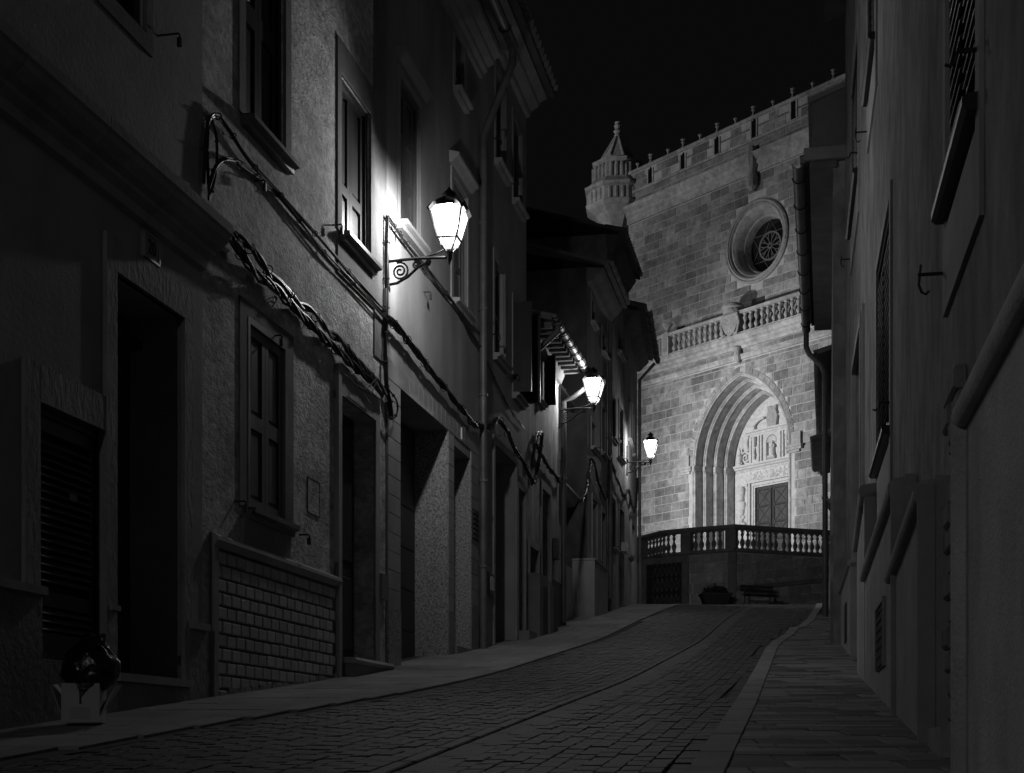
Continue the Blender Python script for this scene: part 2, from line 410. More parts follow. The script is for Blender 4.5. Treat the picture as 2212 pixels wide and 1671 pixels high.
# ------------------------------------------------------------------ house kit
def wall_mb(s0, s1, z0, z1, ops, y=0.):
    q = MB(); X = sorted({s0, s1} | {v for o in ops for v in o[:2] if s0 < v < s1}); Z = sorted({z0, z1} | {v for o in ops for v in o[2:4] if z0 < v < z1})
    for i in range(len(X)-1):
        for j in range(len(Z)-1):
            cx, cz = .5*(X[i]+X[i+1]), .5*(Z[j]+Z[j+1])
            if any(o[0] < cx < o[1] and o[2] < cz < o[3] for o in ops): continue
            q.add([(X[i], y, Z[j]), (X[i+1], y, Z[j]), (X[i+1], y, Z[j+1]), (X[i], y, Z[j+1])], [(0, 1, 2, 3)])
    for o in ops:
        a, b, c, d, dp = o[:5]; a = max(a, s0); b = min(b, s1)
        q.add([(a, y, c), (a, y+dp, c), (a, y+dp, d), (a, y, d)], [(0, 1, 2, 3)]); q.add([(b, y, c), (b, y+dp, c), (b, y+dp, d), (b, y, d)], [(0, 1, 2, 3)])
        q.add([(a, y, d), (b, y, d), (b, y+dp, d), (a, y+dp, d)], [(0, 1, 2, 3)]); q.add([(a, y, c), (b, y, c), (b, y+dp, c), (a, y+dp, c)], [(0, 1, 2, 3)])
    return q
class House:
    def __init__(s, name, label, fac, zb=None, group=None, cat='house'):
        s.f = fac; s.zb = zb if zb is not None else fac.gz(fac.len/2)
        s.root = thing(name, label, cat, (fac.A.x, fac.A.y, s.zb), fac.ang, group, zb=s.zb); s.ops = []; s.todo = []
    def opening(s, r, dep=.2): s.ops.append(tuple(r)+(dep,)); return r
    def wall(s, m, z1, s0=0., s1=None, z0=None, depth=6., back=True, sides='ab', sm=None):
        s1 = s.f.len if s1 is None else s1; z0 = min(s.f.gz(0), s.f.gz(s.f.len))-.6 if z0 is None else z0
        s.wall_obj = wall_mb(s0, s1, z0, z1, s.ops).build('wall', m, s.root)
        for k, x in (('a', s0), ('b', s1)):
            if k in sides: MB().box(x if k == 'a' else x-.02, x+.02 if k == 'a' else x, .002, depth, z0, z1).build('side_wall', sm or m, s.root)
        if back: MB().box(s0+.02, s1-.02, depth-.1, depth, z0, z1).build('back_wall', sm or m, s.root)
        return s.wall_obj
    def roof(s, z, over=.5, depth=6., slope=.32, s0=0., s1=None, tiles=True, thick=.07, m='eave', tl=.5):
        s1 = s.f.len if s1 is None else s1
        ro = MB().prism_yz([(-over, z), (depth, z+(depth+over)*slope), (depth, z+(depth+over)*slope+thick), (-over, z+thick)], s0-.05, s1+.05).build('roof', m, s.root)
        if tiles:
            t = MB(); n = 8; r = .085
            for rr, off in ((r, 0), (r-.016, 0)):
                pass
            pr = [(r*math.cos(math.pi*k/n), r*math.sin(math.pi*k/n)) for k in range(n+1)]+[((r-.016)*math.cos(math.pi*(n-k)/n), (r-.016)*math.sin(math.pi*(n-k)/n)) for k in range(n+1)]
            v = [(x, 0, z_) for x, z_ in pr]+[(x*.85, tl, z_*.85+.0) for x, z_ in pr]; k2 = len(pr)
            t.add(v, [(i, (i+1) % k2, k2+(i+1) % k2, k2+i) for i in range(k2)]+[tuple(range(k2-1, -1, -1)), tuple(range(k2, 2*k2))])
            tm = t.mesh('tile', 'roof_tile'); x = s0+.08
            while x < s1:
                place('tile', tm, ro, (x, -over-.06, z+thick-.03), (math.atan(slope), random.uniform(-.03, .03), random.uniform(-.03, .03))); x += .205
        return ro
    def surround(s, r, wl=.12, wt=.14, out=.025, m='stone_trim', bottom=False, name='surround', foot=None):
        a, b, c, d = r; c = foot if foot is not None else c; q = MB()
        q.box(a-wl, a, -out, .01, c, d); q.box(b, b+wl, -out, .01, c, d); q.box(a-wl, b+wl, -out, .011, d, d+wt)
        if bottom: q.box(a-wl, b+wl, -out, .011, c-wt*.8, c)
        return q.build(name, m, s.root)
    def sill(s, r, h=.08, out=.10, ext=.08, m='stone_trim', parent=None):
        a, b, c, d = r
        return MB().prism_yz([(.05, c-h), (-out*.55, c-h), (-out*.6, c-h*.6), (-out, c-h*.45), (-out, c-.005), (.05, c+.005)], a-ext, b+ext).build('sill', m, parent or s.root)
    def shutters(s, r, dep=.08, panels=((.04, .47), (.53, .96)), m='wood', leaves=2):
        a, b, c, d = r; fr = MB(); t = .05
        fr.box(a, a+t, dep-.03, dep+.06, c, d).box(b-t, b, dep-.03, dep+.06, c, d).box(a+t, b-t, dep-.03, dep+.06, d-t, d).box(a+t, b-t, dep-.03, dep+.06, c, c+t*.6)
        fo = fr.build('window_frame', m, s.root)
        a += t; b -= t; c += t*.6; d -= t; wl = (b-a)/leaves
        for k in range(leaves):
            x0, x1 = a+k*wl+.003, a+(k+1)*wl-.003; st = min(.075, wl*.18); q = MB()
            q.box(x0, x0+st, dep, dep+.045, c, d).box(x1-st, x1, dep, dep+.045, c, d)
            edges = [0]+[v for p in panels for v in p]+[1]
            for i in range(0, len(edges), 2): q.box(x0+st, x1-st, dep, dep+.045, c+(d-c)*edges[i], c+(d-c)*edges[i+1])
            lf = q.build('shutter', m, fo)
            for p0, p1 in panels:
                z0, z1 = c+(d-c)*p0, c+(d-c)*p1
                pq = MB().box(x0+st, x1-st, dep+.03, dep+.045, z0, z1)
                if x1-x0 > .3: pq.pillow(x0+st+.03, x1-st-.03, z0+.03, z1-.03, dep+.014, dep+.03, .012)
                pq.build('shutter_panel', m, fo)
        return fo
    def louvre(s, r, dep=.05, pitch=.06, m='wood_dark', leaves=2, rail=None, ang=38, sd=.006, smat='slat_paint'):
        a, b, c, d = r; t = .045; fr = MB()
        fr.box(a, a+t, dep-.02, dep+.05, c, d).box(b-t, b, dep-.02, dep+.05, c, d).box(a+t, b-t, dep-.02, dep+.05, d-t, d).box(a+t, b-t, dep-.02, dep+.05, c, c+t)
        fr.box(a, b, dep+.09, dep+.10, c, d)
        x0, x1 = a+t, b-t; wl = (x1-x0)/leaves; st = .06
        for k in range(leaves):
            u, v = x0+k*wl+.002, x0+(k+1)*wl-.002
            fr.box(u, u+st, dep, dep+.045, c+t, d-t).box(v-st, v, dep, dep+.045, c+t, d-t).box(u+st, v-st, dep, dep+.045, d-t-.09, d-t).box(u+st, v-st, dep, dep+.045, c+t, c+t+.12)
            if rail is not None: fr.box(u+st, v-st, dep, dep+.045, rail-.045, rail+.045)
        fo = fr.build('louvred_shutter', m, s.root)
        sw = wl-2*st-.004; th = math.radians(ang); hw = .027
        sm_ = MB(); cx, cz = math.cos(th)*hw, math.sin(th)*hw; tk = .005
        sm_.prism_yz([(-cx, -cz), (cx, cz), (cx-tk*math.sin(th), cz+tk*math.cos(th)), (-cx-tk*math.sin(th), -cz+tk*math.cos(th))], -sw/2, sw/2)
        me = sm_.mesh('slat', smat)
        for k in range(leaves):
            z = c+t+.15
            while z < d-t-.11:
                if rail is None or abs(z-rail) > .07: place('slat', me, fo, (x0+(k+.5)*wl, dep+sd, z))
                z += pitch
        return fo
    def window(s, r, dep=.14, m='wood_dark', mull=1, tr=(.62,), bar=.05):
        a, b, c, d = r; q = MB(); t = .055
        q.box(a, a+t, dep, dep+.06, c, d).box(b-t, b, dep, dep+.06, c, d).box(a+t, b-t, dep, dep+.06, d-t, d).box(a+t, b-t, dep, dep+.06, c, c+t)
        for k in range(mull): x = a+(b-a)*(k+1)/(mull+1); q.box(x-bar/2, x+bar/2, dep+.003, dep+.055, c+t, d-t)
        for v in tr: z = c+(d-c)*v; q.box(a+t, b-t, dep+.006, dep+.05, z-bar/2, z+bar/2)
        fo = q.build('window_frame', m, s.root)
        MB().box(a+t*.5, b-t*.5, dep+.03, dep+.036, c+t*.5, d-t*.5).build('pane', 'glass', fo)
        return fo
    def door(s, r, dep=.2, m='door', leaves=2, rows=((.05, .42), (.48, .78), (.84, .96)), handle=True, step=False):
        a, b, c, d = r; q = MB().box(a, b, dep, dep+.03, c-.3, d); wl = (b-a)/leaves; fo = q.build('door', m, s.root)
        for k in range(leaves):
            for z0, z1 in rows:
                MB().pillow(a+k*wl+.07, a+(k+1)*wl-.07, c+(d-c)*z0, c+(d-c)*z1, dep-.012, dep+.004, .014).build('door_panel', m, fo)
        if handle: MB().tube([(a+wl*.92, dep, c+1.0), (a+wl*.92, dep-.05, c+1.0), (a+wl*.92-.1, dep-.055, c+1.0)], .01, 6).build('handle', 'zinc', fo)
        return fo
    def hook(s, x, z, L=.1, name='shutter_hook'):
        MB().tube([(x, .01, z), (x, -L, z), (x, -L-.01, z-.015), (x, -L, z-.05)], .008, 5).box(x-.012, x+.012, -L-.02, -L+.01, z-.09, z-.03).build(name, 'iron', s.root)
    def pipe(s, pts, r=.05, m='zinc', rings=True, name='downpipe'):
        o = MB().tube(pts, r, 10).build(name, m, s.root, True)
        if rings:
            a, b = Vector(pts[-2]), Vector(pts[-1]); n = max(1, int((a-b).length/1.4))
            for k in range(1, n+1):
                p = a.lerp(b, k/(n+1)); MB().lathe([(r+.001, p.z-.02), (r+.012, p.z-.02), (r+.012, p.z+.02), (r+.001, p.z+.02)], p.x, p.y, 10).build('collar', m, o)
        return o
    def gutter(s, z, y, s0, s1, r=.075, brackets=6, rod=.5, m='zinc'):
        n = 8; pr = [(y+r*math.cos(math.pi+math.pi*k/n), z+r*math.sin(math.pi+math.pi*k/n)) for k in range(n+1)]
        pr2 = [(y+(r-.008)*math.cos(2*math.pi-math.pi*k/n), z+(r-.008)*math.sin(2*math.pi-math.pi*k/n)) for k in range(n+1)]
        g = MB().prism_yz(pr+pr2, s0, s1).build('gutter', m, s.root, True)
        for k in range(brackets):
            x = s0+(s1-s0)*(k+.5)/brackets
            arc = [(x, y+(r+.012)*math.cos(math.pi+math.pi*i/6), z+(r+.012)*math.sin(math.pi+math.pi*i/6)) for i in range(7)]
            MB().tube(arc, .009, 5).build('gutter_bracket', 'iron', g)
            if rod: MB().tube([(x, y+.03, z-r-.01), (x, y+r, z-r-.02), (x, rod, z-r-.02)], .012, 5).build('support_rod', 'iron', g)
        return g
def left_house(name, label, xa, xb, out=0., **k):
    return House(name, label, Fac(left_pt(xa, out), left_pt(xb, out)), **k)

# ------------------------------------------------------------------ left side, house with the number 20
h = House('corner_townhouse', 'nearest townhouse on the left with plate 20, tall stone-framed doorway and louvred shutter', Fac((AL+KL*-9, -9.), left_pt(437)))
f = h.f
sh = h.opening(f.R(80, 226, 870, 932, 1422, 1438), .10)
dr = h.opening(f.R(245, 391, 592, 684, 1452, 1470), .45)
uw = [f.S(165), f.S(312), f.H(312, 74), f.H(312, 74)+2.2]; h.opening(uw, .12)
h.wall('plaster_smooth', 9.6, sides='b')
h.louvre(sh, dep=.05, pitch=.0485, leaves=1, rail=f.H(150, 1300))
MB().box(f.S(164), f.S(180), .04, .052, f.H(170, 1083), f.H(170, 1064)).build('maker_plate', 'plate', h.root)
MB().lathe_y([(.001, .02), (.016, .02), (.016, .05)], f.S(98), f.H(98, 1272), 8).build('shutter_knob', 'zinc', h.root)
a, b, c, d = sh
q = MB(); q.box(a-.17, a, -.025, .02, c-.0, d+.22); q.box(a, b+.02, -.026, .02, d, d+.22); q.build('window_surround', 'stone_rough', h.root)
a, b, c, d = dr; q = MB()
q.box(a-.145, a, -.03, .03, f.gz(a)-.3, d).box(b, b+.135, -.03, .03, c-.02, d).box(a-.145, b+.135, -.031, .03, d, d+.22).build('door_surround', 'stone_rough', h.root)
MB().box(a, b, .30, .45, c-.5, c+.005).box(a-.02, b+.06, -.06, .31, c-.055, c).build('threshold', 'stone_trim', h.root)
MB().box(a, b, .40, .46, c, d).build('door', 'door', h.root)
MB().box(a+.001, b-.001, .30, .43, d-.22, d-.16).build('transom', 'door', h.root)
dd = h.root.children[-2]
for k, (z0, z1) in enumerate(((.06, .4), (.46, .72), (.9, .98))):
    for e in (0, 1): MB().pillow(a+.08+e*(b-a)/2, a-.08+(1+e)*(b-a)/2, c+(d-c)*z0, c+(d-c)*z1, .385, .401, .015).build('door_panel', 'door', dd)
hx, hz = f.S(352, .38), f.H(352, 1165, .38)
MB().tube([(hx-.34, .40, hz+.09), (hx-.32, .33, hz+.09), (hx, .32, hz), (hx+.05, .32, hz-.012), (hx+.06, .39, hz-.012)], .014, 8).build('door_handle', 'zinc', dd, True)
# plinths with a thin cap
for x0, x1, yl, yr in ((-600, 81, 1176, 1276), (400, 437, 1347, 1356)):
    s0, s1 = f.S(x0), f.S(x1); z = f.H(x1, yr); q = MB().box(s0, s1-.002, -.035, .01, f.gz(s0)-.6, z-.03)
    q.build('plinth', 'plinth', h.root); MB().box(s0, s1+.01, -.065, .012, z-.03, z+.02).build('plinth_cap', 'stone_trim', h.root)
z = f.H(237, 1320); MB().box(f.S(227), f.S(245), -.055, .012, z, z+.035).build('plinth_cap', 'stone_trim', h.root)
MB().box(f.S(80)+.01, f.S(244), -.02, .012, f.gz(f.S(80))-.9, sh[2]-.01).build('plinth', 'plinth', h.root)
s0, s1 = f.S(245), f.S(400); MB().box(s0, s1, -.032, .012, f.gz(s0)-.6, dr[2]-.06).build('plinth', 'plinth', h.root)
# moulded ledge between the floors
zt = .5*(f.H(485, 450, -.26)+f.H(0, 65, -.26)); L1 = f.len
ledge = [(.02, zt+.02), (-.26, zt), (-.26, zt-.07), (-.24, zt-.085), (-.225, zt-.12), (-.17, zt-.17), (-.12, zt-.19), (-.115, zt-.215), (-.06, zt-.25), (-.05, zt-.31), (.02, zt-.33)]
x = L1-.03-.95*9; lo_ = None
while x < L1-.05:
    x1 = min(x+.95, L1+.03); MB().prism_yz(ledge, x+.002, x1-.002).build('ledge_stone', 'stone_trim', h.root); x = x1
# upper window
h.surround(uw, .09, .15, .02, 'plaster_dark', True)
h.window(uw, .08, tr=())
h.hook(f.S(340), f.H(340, 78), .16)
# number plate
pr = f.R(303, 337, 499, 520, 557, 577)
pl = MB().pillow(*pr, -.028, .0, .012).build('number_plate', 'plate', h.root)
tx = bpy.data.curves.new('plate_text', 'FONT'); tx.body = '20'; tx.align_x = 'CENTER'; tx.align_y = 'CENTER'; tx.size = (pr[3]-pr[2])*.78; tx.extrude = .003
to = bpy.data.objects.new('plate_digits', tx); COL.objects.link(to); tx.materials.append(M['print'])
tmp = bpy.data.meshes.new_from_object(to); bpy.data.objects.remove(to); tmp.materials.clear(); tmp.materials.append(M['print'])
o = place('plate_digits', tmp, pl, (.5*(pr[0]+pr[1]), -.0295, .5*(pr[2]+pr[3])), (math.pi/2, 0, 0)); o.scale = (.85, 1, 1)
q = MB(); a, b, c, d = pr; e = .016
q.box(a, b, -.036, -.01, d-e, d).box(a, b, -.036, -.01, c, c+e).box(a, a+e, -.036, -.01, c, d).box(b-e, b, -.036, -.01, c, d).build('plate_rim', 'plate', pl)
H1 = h

# ------------------------------------------------------------------ left side, house with the brick dado
h = left_house('rough_rendered_house', 'rough rendered house with raised brick dado, first lantern on its far corner', 437, 835, out=-.012)
f = h.f; H2 = h
w1 = h.opening(f.R(527, 614, -560, -350, 262, 342), .12)
w2 = h.opening(f.R(735, 798.5, 155, 248, 504, 571), .12)
lw = h.opening(f.R(532, 617, 678, 752, 1096, 1136), .12)
d2 = h.opening(f.R(733, 809, 850, 912, 1419, 1443), .24)
h.wall('plaster_rough', 9.9, sides='a')
h.surround(w1, .13, .16, .018, 'plaster_band'); h.shutters(w1, .06, ((.03, .3), (.36, .97)), m='wood_dark'); h.sill(w1, .09, .12, .07, 'wood')
h.surround(w2, .12, .30, .018, 'plaster_band'); h.shutters(w2, .06, ((.03, .30), (.37, .97)), m='wood_dark'); h.sill(w2, .10, .12, .06, 'wood')
q = MB(); a, b, c, d = w2; q.box(a-.12, b+.12, -.018, .01, c-.42, c-.10).build('apron', 'plaster_band', h.root)
MB().box(b+.124, f.len-.01, -.016, .01, c-.9, c+3.2).build('corner_strip', 'plaster_band', h.root)
h.surround(lw, .16, .12, .014, 'plaster_band'); h.shutters(lw, .012, ((.05, .44), (.52, .95))); h.sill(lw, .10, .11, .07, 'wood')
a, b, c, d = lw
MB().prism_yz([(.01, c-.10), (-.05, c-.10), (-.03, c-.34), (.01, c-.42)], a-.14, b+.02).build('apron', 'plaster_dark', h.root)
MB().box(a-.2, b+.16, -.02, .01, c-.52, c-.42).build('apron_band', 'plaster_band', h.root)
for x, y in ((590, 726),): h.hook(f.S(x), f.H(x, y), .07)
for x, y in ((506, 1084), (646, 1156), (548, 392), (718, 487)): h.hook(f.S(x), f.H(x, y), .09)
hr = f.R(664, 689, 1032, 1044, 1105, 1118)
MB().box(hr[0], hr[1], -.006, .01, hr[2], hr[3]).build('meter_hatch', 'plaster_rough', h.root)
q = MB(); a, b, c, d = hr; e = .008
q.box(a-e, a, -.009, .01, c-e, d+e).box(b, b+e, -.009, .01, c-e, d+e).box(a, b, -.009, .01, d, d+e).box(a, b, -.009, .01, c-e, c).build('hatch_frame', 'mortar', h.root)
# door with moulded jamb
a, b, c, d = d2; gz0 = f.gz(a)-.3
q = MB(); q.box(a-.16, a-.07, -.05, .01, gz0, d+.26).box(a-.07, a, -.03, .01, gz0, d).box(b, b+.13, -.02, .01, gz0, d+.0).box(a-.07, b+.13, -.021, .012, d, d+.26)
q.build('door_surround', 'plaster_fine', h.root)
q = MB().box(a, b, .225, .25, c, d); dd = q.build('door', 'door', h.root)
MB().box(a+.05, b-.05, .21, .222, d-.42, d-.12).build('fanlight_pane', 'glass', dd); MB().pillow(a+.1, b-.1, c+.15, c+.9, .205, .226, .015).build('door_panel', 'door', dd)
MB().pillow(a+.1, b-.1, c+1.05, d-.55, .205, .226, .015).build('door_panel', 'door', dd)
zc = c+.02; MB().prism_yz([(.24, zc), (-.16, zc), (-.18, zc-.03), (-.16, zc-.06), (.24, zc-.06)], a-.0, b+.16).build('doorstep', 'stone_trim', h.root)
MB().box(a+.02, b+.12, -.14, .24, gz0, zc-.06).build('doorstep_base', 'plinth', h.root)
bx = f.R(816, 829, 1238, 1246, 1290, 1302); MB().box(bx[0], bx[1], -.05, .01, bx[2], bx[3]).build('meter_box', 'plaster_dark', h.root)
# brick dado
s0, s1 = f.S(461.5), f.S(720); ztop = .5*(f.H(461, 1162)+f.H(720, 1262))
da = MB().box(s0-.02, s1+.04, -.012, .01, f.gz(0)-.5, ztop).build('dado', 'mortar', h.root)
zb0 = .645; bw, bh = .187, .1065; bm_ = MB().pillow(-bw/2+.009, bw/2-.009, -bh/2+.0085, bh/2-.0085, -.032, -.008, .008).mesh('brick', 'brick')
nrow = 0; n_b = 0
for r_ in range(-7, 12):
    z = zb0+(r_+.5)*bh
    if z+bh/2 > ztop-.05: break
    x = s0+(bw/2 if r_ % 2 else bw)
    if r_ % 2 == 0 and z > f.gz(s0)-.05: MB().pillow(s0+.006, s0+bw/2-.009, z-bh/2+.0085, z+bh/2-.0085, -.032, -.008, .008).build('brick', 'brick', da)
    while x+bw/2 <= s1+.02:
        if z > f.gz(x)-.08: place('brick', bm_, da, (x, random.uniform(-.002, .002), z+random.uniform(-.002, .002)), (0, random.uniform(-.01, .01), random.uniform(-.01, .01))); n_b += 1
        x += bw
q = MB().prism_yz([(.01, ztop+.06), (-.035, ztop+.05), (-.065, ztop+.03), (-.07, ztop), (-.05, ztop-.03), (-.035, ztop-.05), (.01, ztop-.05)], s0-.08, s1+.075); q.build('dado_cap', 'stone_trim', h.root)
MB().box(s1+.005, s1+.07, -.06, .01, f.gz(s1)-.4, ztop-.05).build('dado_trim', 'stone_trim', h.root)
MB().box(s0-.08, s0-.002, -.045, .01, f.gz(s0)-.4, ztop-.05).build('dado_trim', 'stone_trim', h.root)
# crumbled render along the foot of the dado
q = MB(); x = s0
while x < s1:
    g = f.gz(x); w_ = random.uniform(.14, .32); hh = random.uniform(.015, .055); q.hexa([(x, -.06, g-.1), (x+w_, -.06, g-.1), (x+w_, .0, g-.1), (x, 0, g-.1), (x+.02, -.045, g+hh), (x+w_-.02, -.045, g+hh*.8), (x+w_-.02, 0, g+hh), (x+.02, 0, g+hh*1.2)]); x += w_*.9
q.build('crumbled_footing', 'plinth', h.root)

# ------------------------------------------------------------------ left side, tiled garage house
h = left_house('garage_house', 'house faced with square tiles round two deep speckled garage openings', 835, 1036)
f = h.f; H3 = h
g1 = f.R(863, 966.5, 828, 942, 1440, 1415); g1[2] = f.gz(g1[0])-.3; h.opening(g1, .45)
g2 = f.R(979, 1015.7, 956, 996, 1400, 1400); g2[2] = f.gz(g2[0])-.3; h.opening(g2, .40)
u1 = h.opening(f.R(862, 905.5, 160, 240, 478, 535), .14)
u2 = h.opening(f.R(977, 1008, 385, 425, 642, 690), .14)
u3 = h.opening(f.R(982, 1001, 58, 98, 182, 233), .14)
u4 = h.opening(f.R(1018, 1030, 40, 70, 250, 270), .1) if False else None
h.wall('plaster_fine', f.H(1027, 150), sides='')
for g, dp in ((g1, .45), (g2, .40)):
    a, b, c, d = g
    MB().box(a, b, dp-.02, dp+.02, c, d).build('garage_door', 'door', h.root); dd = h.root.children[-1]
    for k in range(6): MB().pillow(a+.02, b-.02, c+.3+k*(d-c-.3)/6+.01, c+.3+(k+1)*(d-c-.3)/6-.01, dp-.035, dp-.018, .008).build('door_panel', 'door', dd)
    MB().box(b-.012, b+.0, -.004, dp-.03, c, d).build('jamb_lining', 'granite', h.root); MB().box(a, a+.012, -.004, dp-.03, c, d).build('jamb_lining', 'granite', h.root)
MB().box(g2[0], g2[1]+.1, -.05, .38, g2[2], f.H(979, 1395)).build('doorstep', 'plinth', h.root)
# square tiles as parts
s0, s1 = .02, f.S(1031); zt = f.H(863, 800)+.02; tw, th_ = .40, .215
tg = MB().box(s0, s1, -.004, .006, zt-.02, zt).build('tile_facing', 'mortar', h.root)
ztl = max(g1[3], g2[3]); n_t = 0
def tile_rect(x0, x1, z0, z1):
    global n_t
    for g in (g1, g2):
        if x0 < g[1]-.01 and x1 > g[0]+.01 and z0 < g[3]-.01:
            if z1 <= g[3]+.03: return
            z0 = max(z0, g[3]+.002)
    if x1-x0 < .04 or z1-z0 < .03 or z1 < f.gz(x0): return
    MB().pillow(x0+.003, x1-.003, z0+.003, z1-.003, -.014, .002, .003).build('tile', 'tile', tg); n_t += 1
z = zt
colx = sorted([s0, s1, g1[0], g1[1], g2[0], g2[1]])
top_b = g1[3]
kz = zt
while kz > top_b+.02:      # upper band, upright tiles
    x = s0
    while x < s1-.02:
        x1 = min(x+.205, s1); tile_rect(x, x1, max(kz-.40, top_b+.002), kz); x = x1
    kz -= .40
for x0, x1 in ((s0, g1[0]), (g1[1], g2[0]), (g2[1], s1)):
    kz = top_b
    while kz > f.gz(x0)+.75:
        tile_rect(x0, x1, kz-.205, kz); kz -= .205
    MB().box(x0+.004, x1-.004, -.022, .002, f.gz(x0)-.4, kz).build('plinth', 'granite' if x0 < g1[0] else 'plinth', h.root)
vr = f.R(1017, 1030, 1094, 1112, 1160, 1175); vg = MB().box(vr[0], vr[1], -.03, 0, vr[2], vr[3]).build('vent', 'iron', h.root)
for k in range(6): zz = vr[2]+(vr[3]-vr[2])*(k+.5)/6; MB().box(vr[0]+.04, vr[1]-.04, -.04, -.03, zz-.012, zz+.006).build('slat', 'zinc', vg)
nx_, nz_ = f.S(994), f.H(994, 938); MB().box(nx_-.018, nx_+.012, -.03, 0, nz_-.07, nz_+.08).box(nx_+.012, nx_+.03, -.03, 0, nz_-.08, nz_-.03).build('wall_clip', 'white', h.root)
for u, hood in ((u1, True), (u2, True), (u3, False)):
    h.surround(u, .10, .10, .02, 'stone_trim'); h.shutters(u, .06, ((.03, .33), (.38, .66), (.7, .97))); h.sill(u, .10, .12, .08)
    if hood:
        a, b, c, d = u; MB().prism_yz([(.01, d+.12), (-.05, d+.12), (-.09, d+.17), (-.13, d+.19), (-.13, d+.23), (.01, d+.27)], a-.16, b+.16).build('hood_mould', 'stone_trim', h.root)
h.hook(f.S(852), f.H(852, 502), .08); h.hook(f.S(915), f.H(915, 632), .08)
zc = f.H(1027, 150)
h.corn = MB().prism_yz([(.02, zc-.02), (-.05, zc-.02), (-.06, zc+.04), (-.11, zc+.07), (-.12, zc+.12), (-.20, zc+.17), (-.21, zc+.22), (-.30, zc+.26), (-.31, zc+.33), (.02, zc+.33)], -1.4, f.len).build('cornice', 'stone_trim', h.root)
h.roof(zc+.34, .42, 6, .3)
h.gutter(zc+.37, -.48, -1.4, f.len-.02, .075, 5, rod=0)
pe = f.len-.08; zg = zc+.33
h.pipe([(pe, -.48, zg-.02), (pe, -.48, zg-.22), (pe, -.40, zg-.42), (pe, -.14, zg-1.0), (pe, -.07, zg-1.2), (pe, -.07, f.gz(pe)-.05)], .052, 'zinc')
MB().box(f.S(1031), f.S(1031)+.005, -.002, .001, f.gz(f.len), zc-1).build('render_joint', 'mortar', h.root)

# ------------------------------------------------------------------ left side, house with the glazed door
h = left_house('shuttered_house', 'pale plastered house with big black shutters swung open beside the second downpipe', 1036, 1137)
f = h.f; H4 = h
e1 = f.R(1066, 1113, 950, 1014, 1395, 1385); e1[2] = f.gz(e1[0])-.3; h.opening(e1, .40)
e2 = f.R(1117, 1132, 1050, 1070, 1385, 1380); e2[2] = f.gz(e2[0])-.3; h.opening(e2, .22)
wr = [h.opening(f.R(1067, 1089, 552, 600, 757, 800), .14), h.opening(f.R(1108, 1126, 648, 690, 840, 880), .14),
      h.opening(f.R(1070, 1091, 150, 205, 345, 385), .14), h.opening(f.R(1108, 1126, 250, 300, 430, 465), .14)]
zc = f.H(1137, 250); h.wall('plaster_smooth', zc, sides='ab')
for k, u in enumerate(wr):
    h.surround(u, .08, .14, .02, 'plaster_fine'); h.sill(u, .10, .12, .08)
    if k != 1: h.window(u, .08, 'wood', 1, (.5,))
    else: h.window(u, .08)
    h.hook(u[0]-.12, u[2]+.25, .1)
a, b, c, d = wr[1]      # leaves swung out square to the wall
for x in (a-.04, b+.04):
    lf = MB().box(x-.02, x+.02, -.30, -.02, c, d).build('open_shutter', 'wood_dark', h.root)
    for z0, z1 in ((.05, .45), (.52, .95)): MB().box(x-.026, x+.026, -.26, -.06, c+(d-c)*z0, c+(d-c)*z1).build('shutter_panel', 'wood_dark', lf)
a, b, c, d = e1; q = MB(); q.box(a-.10, a, -.03, .01, c, d+.12).box(b, b+.08, -.03, .01, c, d+.12).box(a, b, -.031, .01, d, d+.12).build('door_surround', 'stone_trim', h.root)
dd = MB().box(a, b, .36, .40, c, d).build('door', 'door', h.root); MB().box(a+.08, b-.08, .345, .362, c+1.2, d-.15).build('door_pane', 'glass', dd)
MB().box(a+.08, b-.08, .35, .362, c+.5, c+1.1).build('door_panel', 'door', dd); MB().tube([(b-.2, .36, c+1.35), (b-.2, .30, c+1.35), (b-.36, .29, c+1.36)], .012, 6).build('handle', 'zinc', dd)
a, b, c, d = e2; h.door(e2, .2, leaves=1, handle=False); MB().box(b, b+.07, -.03, .01, c, d+.1).box(a-.05, a, -.03, .01, c, d+.1).box(a, b, -.031, .01, d, d+.1).build('door_surround', 'stone_trim', h.root)
MB().box(a-.02, b+.05, -.2, .2, c, f.gz(a)+.14).build('doorstep', 'plinth', h.root)
m_ = f.R(1048, 1061, 1234, 1245, 1280, 1288); mo = MB().box(m_[0], m_[1], -.05, .01, m_[2], m_[3]).build('meter_box', 'plaster_dark', h.root); MB().box(m_[0]+.05, m_[1]-.05, -.058, -.05, m_[2]+.05, m_[3]-.05).build('meter_window', 'glass', mo)
MB().box(0.01, f.S(1064)-.11, -.02, .004, f.gz(0)-.4, f.gz(0)+.75).build('plinth', 'plinth', h.root)
MB().prism_yz([(.02, zc-.05), (-.06, zc-.03), (-.08, zc+.05), (-.2, zc+.12), (-.22, zc+.18), (-.34, zc+.24), (.02, zc+.26)], 0, f.len).build('cornice', 'stone_trim', h.root)
h.roof(zc+.26, .46, 6, .3)

